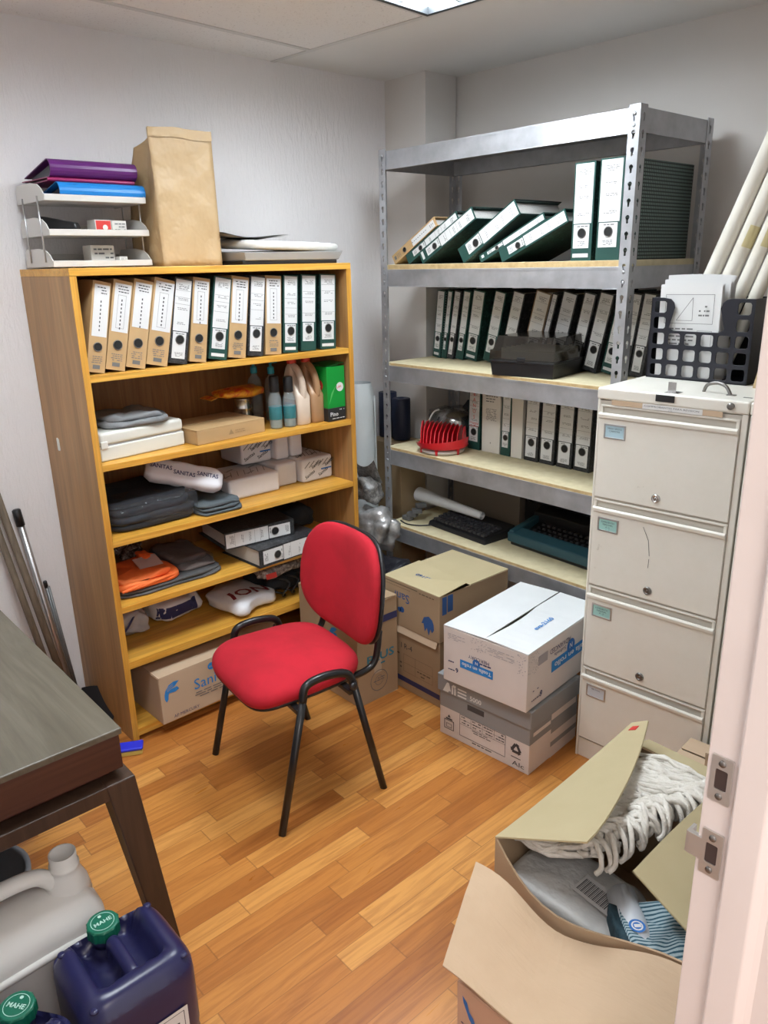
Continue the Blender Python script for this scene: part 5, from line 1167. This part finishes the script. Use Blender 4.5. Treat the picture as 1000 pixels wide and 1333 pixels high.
b = B().grid(lambda u, v: Vector((-.10 + .20 * u, .02 * sin(pi * u) - .03 + .05 * v, .012 + .085 * v ** 1.5 + .02 * sin(pi * u) * v)), 12, 8).box((-.10, -.035, 0), (.10, -.028, .02)); b.obj('pan', BLACKPL, t); B().cyl((0, -.03, .03), (.02, -.085, .045), .010, .008, 10).obj('handle', BLACKPL, t)
t = thing('scrub_brush', 'small blue and yellow scrubber on the floor at the bookcase foot', 'scrubber', (.50, -1.815, .0), radians(62))
B().box((-.055, -.028, .018), (.055, .028, .030)).obj('back', CRAYON, t, .006, 3); B().box((-.052, -.026, 0), (.052, .026, .018)).obj('sponge', YELLOWF, t, .003)
# ================================================================== jerrycans
def se(a, e): return math.copysign(abs(a) ** e, a)
def jerrycan(loc, rz, label, H_, w=.232, d=.228, lab=False):
    """square stacking can: local -y is the cap end, +y the labelled front"""
    t = thing('jerrycan', label, 'jerrycan', loc, rz, 'navy jerrycans')
    def ring(zz, k): return [(w / 2 * k * se(cos(a), .38), d / 2 * k * se(sin(a), .38), zz) for a in [2 * pi * i / 48 for i in range(48)]]
    b = B(); top = H_ - .045
    b.loft([ring(0, .90), ring(.006, .955), ring(.02, .99), ring(.06, 1.), ring(H_ * .45, 1.), ring(H_ * .47, .985), ring(H_ * .52, .985), ring(H_ * .54, 1.), ring(top - .01, 1.), ring(top + .012, .985)], cap=False)
    b.add(ring(0, .90), [tuple(range(48))[::-1]])
    def hz(x, y):
        X, Y = x / (w / 2), y / (d / 2); m = (abs(X) ** 5.26 + abs(Y) ** 5.26) ** (1 / 5.26)
        rim = .033 - .033 * min(1., max(0, (m - .70) / .285)) ** 2.4
        s = lambda q: max(0., min(1., q)) ** 2 * (3 - 2 * max(0., min(1., q)))
        rec = s((.64 - abs(X)) / .22) * s((Y + 1.05) / .15) * s((.56 - Y) / .24)
        return top + .012 + rim * 1. - .062 * rec * min(1., max(0., (1. - m) / .1)) * (.35 + .65 * s((abs(X) - .02) / .1)) - .012 * s((-.62 - Y) / .3) * (1 - rec)
    rr = [0, .12, .24, .36, .46, .55, .64, .72, .80, .87, .93, .97, 1.]
    def f(u, v):
        a = 2 * pi * u; k = rr[round(v * 12)] * .985; e = 1 - (1 - .38) * min(1, rr[round(v * 12)] * 1.3)
        x, y = w / 2 * k * se(cos(a), e), d / 2 * k * se(sin(a), e); return Vector((x, y, hz(x, y) if k < .984 else top + .012))
    b.grid(f, 96, 13, 0, True, closeu=True); b.obj('body', NAVYPL, t)
    B().tube(smoothpath([(0, -.055, top - .01), (0, -.048, top + .020), (0, -.035, top + .030), (0, .03, top + .030), (0, .062, top + .026), (0, .078, top + .004)], 5), .0145, 12, squash=.85).obj('handle', NAVYPL, t)
    c = B(); cz = top + .020; cy = -d / 2 + .026
    c.lathe([(.026, -.02), (.030, .0), (.030, .006)], 20, 0, (0, cy, cz)); c.obj('neck', NAVYPL, t)
    g = B(); n = 40
    def cr(zz, k, tooth): return [((.0325 + (.0018 if (i % 4 == 0 and tooth) else 0)) * k * cos(2 * pi * i / n), cy + (.0325 + (.0018 if (i % 4 == 0 and tooth) else 0)) * k * sin(2 * pi * i / n), cz + zz) for i in range(n)]
    g.loft([cr(.004, 1, 1), cr(.026, 1, 1), cr(.029, .96, 0), cr(.030, .90, 0)], 0, False); o = g.obj('cap', GREENCAP, t)
    p = Pr((0, cy, cz + .030), (-1, 0, 0), (0, -1, 0), .0006); p.text('MAHE', 0, -.006, .014, 0, center=True, bold=True); p.ring(0, 0, .024, .0012, 0); p.disc(0, .016, .004, 0, 6); p.obj('cap_lettering', mat('pale green lettering', (.45, .68, .58), .5), o)
    for sx, sy in ((.365, .355), (-.365, .355), (-.365, -.30), (.365, -.30)): B().lathe([(.009, 0), (.008, .003), (.004, .0045)], 12, 0, (sx * w * 1.08, sy * d * 1.08, hz(sx * w * 1.08, sy * d * 1.08) - .0005)).obj('stud', NAVYPL, t)
    if lab:
        p = Pr((.095, d / 2 + .001, 0), (-1, 0, 0), (0, 0, 1), .0012); p.rect(0, .10, .17, .295, 0); p.layer().frame(.008, .108, .162, .287, .0015, 1); p.text('PRODUCTO', .02, .215, .034, 1, width=.13, bold=True); p.text('CLORO', .03, .165, .03, 1); p.scribble(.02, .255, .15, .28, 2, 1); p.scribble(.02, .115, .15, .155, 4, 1); p.obj('label', [WHITEP, INK], t)
    return t
jerrycan((1.703, -2.326, 0), radians(-90), 'navy jerrycan with white label and green cap in front of the desk', .400, lab=True)
jerrycan((1.738, -2.592, 0), radians(-143), 'navy jerrycan cut off at the left bottom corner, green cap', .392)
t = thing('jerrycan', 'empty milky white jerrycan with open spout under the desk edge', 'jerrycan', (1.445, -2.455, 0), 0); t.scale = (1.12, 1.12, 1.10)
def ring(zz, wx, wy_, oy=0, e=.35): return [(wx / 2 * se(cos(a), e), oy + wy_ / 2 * se(sin(a), e), zz) for a in [2 * pi * i / 48 for i in range(48)]]
B().loft([ring(0, .150, .285), ring(.008, .172, .305), ring(.05, .176, .31), ring(.29, .176, .31), ring(.315, .172, .305), ring(.335, .150, .290), ring(.352, .118, .268, 0), ring(.362, .075, .22, 0), ring(.364, .02, .10, 0)]).obj('body', MILKY, t)
b = B(); b.tube(smoothpath([(.0895, -.115, .04), (.0895, -.125, .20), (.0895, -.10, .278), (.0895, -.02, .292), (.0895, .10, .292), (.0895, .128, .27), (.0895, .128, .04)], 6), .008, 8); b.obj('panel_rib', MILKY, t)
B().lathe([(.045, .0), (.040, .03), (.030, .055), (.027, .065), (.029, .067), (.029, .074), (.026, .076), (.026, .100), (.0235, .100), (.0235, .05)], 24, 0, (0, .105, .335)).obj('spout', MILKY, t)
B().tube(smoothpath([(0, .08, .375), (0, .055, .405), (0, .01, .415), (0, -.06, .412), (0, -.115, .395), (0, -.135, .36), (0, -.135, .33)], 6), .0165, 12).obj('handle', MILKY, t)
t = thing('grey_bucket', 'grey plastic tub behind the white jerrycan under the desk', 'tub', (1.13, -2.47, 0)); B().lathe([(.10, 0), (.105, .004), (.125, .25), (.131, .255), (.131, .27), (.120, .272), (.117, .262), (.10, .01), (.002, .008)], 32).obj('tub', mat('blue grey plastic', (.20, .21, .23), .4), t)
# ================================================================== open carton with the mop
CX0, CX1, CY0, CY1, CZ = 2.035, 2.50, -1.56, -1.00, .43
t = thing('cardboard_box', 'large open carton with raised flaps holding a mop in the front', 'box', (CX0, CY0, 0))
w, d = CX1 - CX0, CY1 - CY0; th = .005
sag = lambda u: -.075 * sin(pi * min(1, u * 1.0)) ** 1.0 * (1 - u) * 1.6        # crushed front rim
b = B(); n = 12
def wall(b, f0, f1, zt, n=12):
    vs = []
    for k in range(n + 1):
        u = k / n; a, c = f0(u), f1(u); zz = zt(u); vs += [(*a, 0), (*c, 0), (*a, zz), (*c, zz)]
    fs = []
    for k in range(n):
        o = k * 4; fs += [(o, o + 4, o + 6, o + 2), (o + 1, o + 3, o + 7, o + 5), (o + 2, o + 6, o + 7, o + 3), (o, o + 1, o + 5, o + 4)]
    fs += [(0, 2, 3, 1), (4 * n, 4 * n + 1, 4 * n + 3, 4 * n + 2)]
    b.add(vs, fs)
bow = lambda u: -.030 * sin(pi * u)
wall(b, lambda u: (w * u, bow(u)), lambda u: (w * u, bow(u) + th), lambda u: CZ + sag(u))
wall(b, lambda u: (0, d * u), lambda u: (th, d * u), lambda u: CZ, 1); wall(b, lambda u: (w - th, d * u), lambda u: (w, d * u), lambda u: CZ, 1); wall(b, lambda u: (w * u, d - th), lambda u: (w * u, d), lambda u: CZ, 1)
b.box((0, 0, 0), (w, d, th)); b.obj('body', mat('carton board front', rough=.8, nodes=plain_noise((.40, .28, .17), (.47, .33, .21), 5, .1, 160)), t)
def flap(name, fn, m, nu=14, nv=8, thick=.004):
    o = B().grid(fn, nu, nv, 0, False).obj(name, m, t); md = o.modifiers.new('thick', 'SOLIDIFY'); md.thickness = thick; md.offset = 0; return o
def flap_left(u, v):       # hinge along the left rim (u towards the cabinets), leans up over the opening, narrower at its torn far end
    wd = .24 * (1 - .80 * u ** 1.35); rise = .137 - .10 * u
    return Vector((wd * v + .006 * u, d * u * 1.02, CZ + .050 * u ** 1.5 + rise * v + .008 * sin(5 * u) * v))
o = flap('flap', flap_left, CARDY); q_ = [flap_left(u, v) + Vector((0, 0, .0028)) for u, v in ((.92, .25), (.92, .55), (.955, .6), (.955, .3))]; B().slab(q_, .001).obj('red_sticker', REDP, t)
flap('flap', lambda u, v: Vector((w - .19 * v * .80, .06 + (d - .06) * u * 1.0 , CZ + .19 * v * .40 + .01 * sin(4 * u) * v)), CARDY)
flap('flap', lambda u, v: Vector((.03 + (w - .04) * u, d + .07 * v, CZ - .02 * v)), CARDY)
def flap_front(u, v):      # torn outwards, hanging down over the carton in front
    return Vector(((w + .02) * u + .095 * v, bow(u) - .062 * (1 - u) ** 2.5 - .004 - .208 * v, CZ - .028 * (1 - u) - .002 + sag(u) * (lambda q: q * q * (3 - 2 * q))(min(1., u / .5)) * (1 - .55 * v) - .070 * v + .004 * sin(9 * u + 3 * v) + .006 * noise.noise(Vector((u * 4, v * 4, 2)))))
flap('flap', flap_front, mat('pale creased cardboard', rough=.8, nodes=lambda n: (n.color(n.ramp(n.noise(n.obj(), 5, 4), [(.3, (.50, .36, .235)), (.7, (.56, .41, .275))])), n.bump(n.noise(n.obj((6, 30, 10)), 1.5, 3), .5, .006))), 24, 12, .005)
# carton in front, under the hanging flap
t2 = thing('cardboard_box', 'pinkish carton in front of the open one, under its hanging flap', 'box', (2.14, -1.800, 0), radians(2)); carton(t2, .44, .18, .268, CARDP, tape=False)
p = Pr((0, -.0003, 0), (1, 0, 0), (0, 0, 1)); p.poly([(.015, .245), (.028, .235), (.034, .215), (.045, .205), (.052, .19), (.066, .185), (.060, .178), (.045, .182), (.034, .195), (.026, .212), (.018, .228)], 0); p.scribble(.012, .155, .06, .175, 2, 1, .95); p.text('Hecho en', .012, .135, .013, 1); p.text('Mexico', .012, .118, .013, 1); p.ring(.14, .19, .024, .004, 0); p.text('M', .131, .181, .024, 0, bold=True)
p.scribble(.012, .05, .12, .10, 4, 1); p.obj('printing', [BLUEP, NAVYP], t2)
# mop head: cotton strands
mp = thing('mop_head', 'thick white cotton mop head lying in the open carton', 'mop', (CX0, CY0, 0))
rnd = random.Random(5); b = B()
def dome(x, y):
    return CZ - .030 + .085 * max(0., 1 - ((x - .17) / .24) ** 2) * max(0., 1 - ((y - .34) / .34) ** 2) + .012 * nz((x, y, 0), 18)
hx = lambda y: .195 + .11 * (y - .1) / .42                           # line of the stitched headband
for k in range(230):
    y0 = rnd.uniform(.10, .53); x0 = hx(y0) + rnd.uniform(-.03, .02)
    L = rnd.uniform(.16, .26); pts = []; ph = rnd.uniform(0, 6.3); fr_ = rnd.uniform(7, 13); drift = rnd.uniform(-.75, -.15); lift = rnd.uniform(-.004, .014); am = rnd.uniform(.006, .013)
    for i in range(15):
        q = i / 14; x = x0 - L * q; y = y0 + drift * L * q + am * sin(fr_ * q + ph); x += am * .8 * cos(fr_ * .8 * q + ph)
        x, y = max(.018, x), min(max(y, .055), .535)
        u_ = y / d; wd_ = .24 * (1 - .80 * u_ ** 1.35); lid = CZ + .050 * u_ ** 1.5 + (.137 - .10 * u_) * min(1.3, x / wd_) - .016
        pts.append((x, y, min(lid, dome(x, y) + lift) + .007 * min(0, sin(fr_ * 1.3 * q + ph * 2)) - .03 * max(0, q - .75)))
    b.tube(pts, [.0062 * (1 - .4 * max(0, (i - 11) / 4)) for i in range(15)], 6)
o = b.obj('strands', COTTON, mp); o['kind'] = 'stuff'
b = B()
for k in range(3):                                                   # rope twisted of three yarns
    b.tube([(hx(.10 + .43 * i / 70) + .012 * cos(i * .55 + k * 2.1), .10 + .43 * i / 70, dome(hx(.1 + .43 * i / 70), .10 + .43 * i / 70) + .024 + .012 * sin(i * .55 + k * 2.1)) for i in range(71)], [.0085 + .0015 * sin(i * 1.7 + k) for i in range(71)], 8)
for k in range(70):                                                  # loops hanging over the rope
    y = rnd.uniform(.10, .53); x = hx(y) + rnd.uniform(.0, .03); zc = dome(hx(y), y) + .022; s = rnd.uniform(-.03, .03)
    b.tube(smoothpath([(x - .035, y - s, zc + .006), (x - .012, y, zc + .022), (x + .014, y + s, zc + .014), (x + .026, y + s * 1.6, zc - .014), (x + .018, y + s * 2.2, zc - .03)], 3), .0062, 6)
b.obj('headband', COTTON, mp)
t = thing('packaged_cloth', 'grey cloth in barcode printed clear packaging at the front of the open carton', 'packaging', (CX0 + .17, CY0 + .02, .30))
b = cloth_slab(B(), -.155, -.01, .14, .17, 0, .045, 0, .008, 3.); b.obj('cloth', mat('silver grey cloth', rough=.5, nodes=plain_noise((.46, .46, .45), (.60, .60, .59), 9, .6, 22, .012)), t)
p = Pr((.0, .045, .058), (1, -.10, 0), (.10, 1, .12), .001); p.rect(.0, 0, .15, .055, 0); p.layer()
for k in range(22): p.rect(.006 + k * .0036, .008, .006 + k * .0036 + (.0016 if k % 3 else .0026), .045, 1)
p.rect(.10, .0, .15, .055, 2); p.obj('barcode_label', [mat('pale film', (.50, .50, .50), .2), INK, WHITEP], t)
t = thing('label_tube', 'white and blue wrapped label with round emblem beside the grey packaging', 'packaging', (CX0 + .315, CY0 + .07, .335), radians(-20))
B().tube([(-.07, .03, .03), (.07, -.03, .03)], [.032, .034], 20).obj('sleeve', mat('pale blue sleeve', (.66, .70, .76), .3), t)
p = Pr((.020, -.030, .0655), (1, -.4, 0), (.4, 1, 0), .001); p.disc(.012, .018, .017, 0); p.layer().ring(.012, .018, .012, .003, 1); p.rect(.008, .012, .016, .026, 1); p.obj('emblem', [BLUEP, WHITEP], t)
t = thing('towel', 'striped blue and white knitted towel at the right front of the open carton', 'towel', (CX0 + .40, CY0 + .09, .325), radians(-42))
b = cloth_slab(B(), -.085, -.10, .085, .09, 0, .07, 0, .014, 4.); b.obj('towel', TOWEL, t); b = cloth_slab(B(), -.088, -.115, .088, -.085, .0, .062, 0, .012, 2.); b.obj('hem', mat('dark teal yarn', rough=.95, nodes=plain_noise((.012, .03, .045), (.03, .07, .09), 60, .6, 200, .004)), t); b = cloth_slab(B(), -.086, .085, .086, .11, .0, .068, 0, .012, 2.); b.obj('red_band', mat('dark red yarn', (.14, .03, .03), .95), t)
t = thing('dark_garment', 'dark navy garment bundled between the mop and the right flap', 'clothes', (CX0 + .355, CY0 + .33, .345))
b = superblob((0, 0, .04), (.13, .34, .15), .7, .6, .18, 8, 2.); b.grid(lambda u, v: Vector((-.05 + .16 * u, .10 + .10 * v - .03 * u, .095 + .03 * sin(3 * u) + .02 * v)), 14, 8); b.obj('garment', mat('navy garment cloth', rough=.85, nodes=plain_noise((.014, .017, .028), (.035, .042, .06), 12, .5, 60, .004)), t)
B().grid(lambda u, v: Vector((-.035 + .05 * v, -.06 + .07 * u, .117 + .012 * sin(pi * u) - .008 * v)), 10, 5).obj('white_patch', WHITEP, t)
# ================================================================== light
w_ = bpy.data.worlds.new('world'); S.world = w_; w_.use_nodes = True
w_.node_tree.nodes['Background'].inputs['Color'].default_value = (1., .93, .90, 1); w_.node_tree.nodes['Background'].inputs['Strength'].default_value = 1.45
def area(name, loc, target, size, power, color, sy=None):
    ld = bpy.data.lights.new(name, 'AREA'); ld.energy = power; ld.color = color; ld.size = size
    if sy: ld.shape = 'RECTANGLE'; ld.size_y = sy
    o = bpy.data.objects.new(name, ld); COL.objects.link(o); o.location = loc
    o.rotation_euler = (Vector(target) - Vector(loc)).to_track_quat('-Z', 'Y').to_euler(); return o
area('hall_lamp', (3.6, -2.9, 2.45), (3.0, -2.4, 0), .6, 20, (1., .93, .88))
S.view_settings.view_transform = 'Standard'; S.view_settings.look = 'None'; S.view_settings.gamma = 1; S.view_settings.use_curve_mapping = False
S.view_settings.exposure = 0.0
S.cycles.use_denoising = True
S.cycles.max_bounces = 8
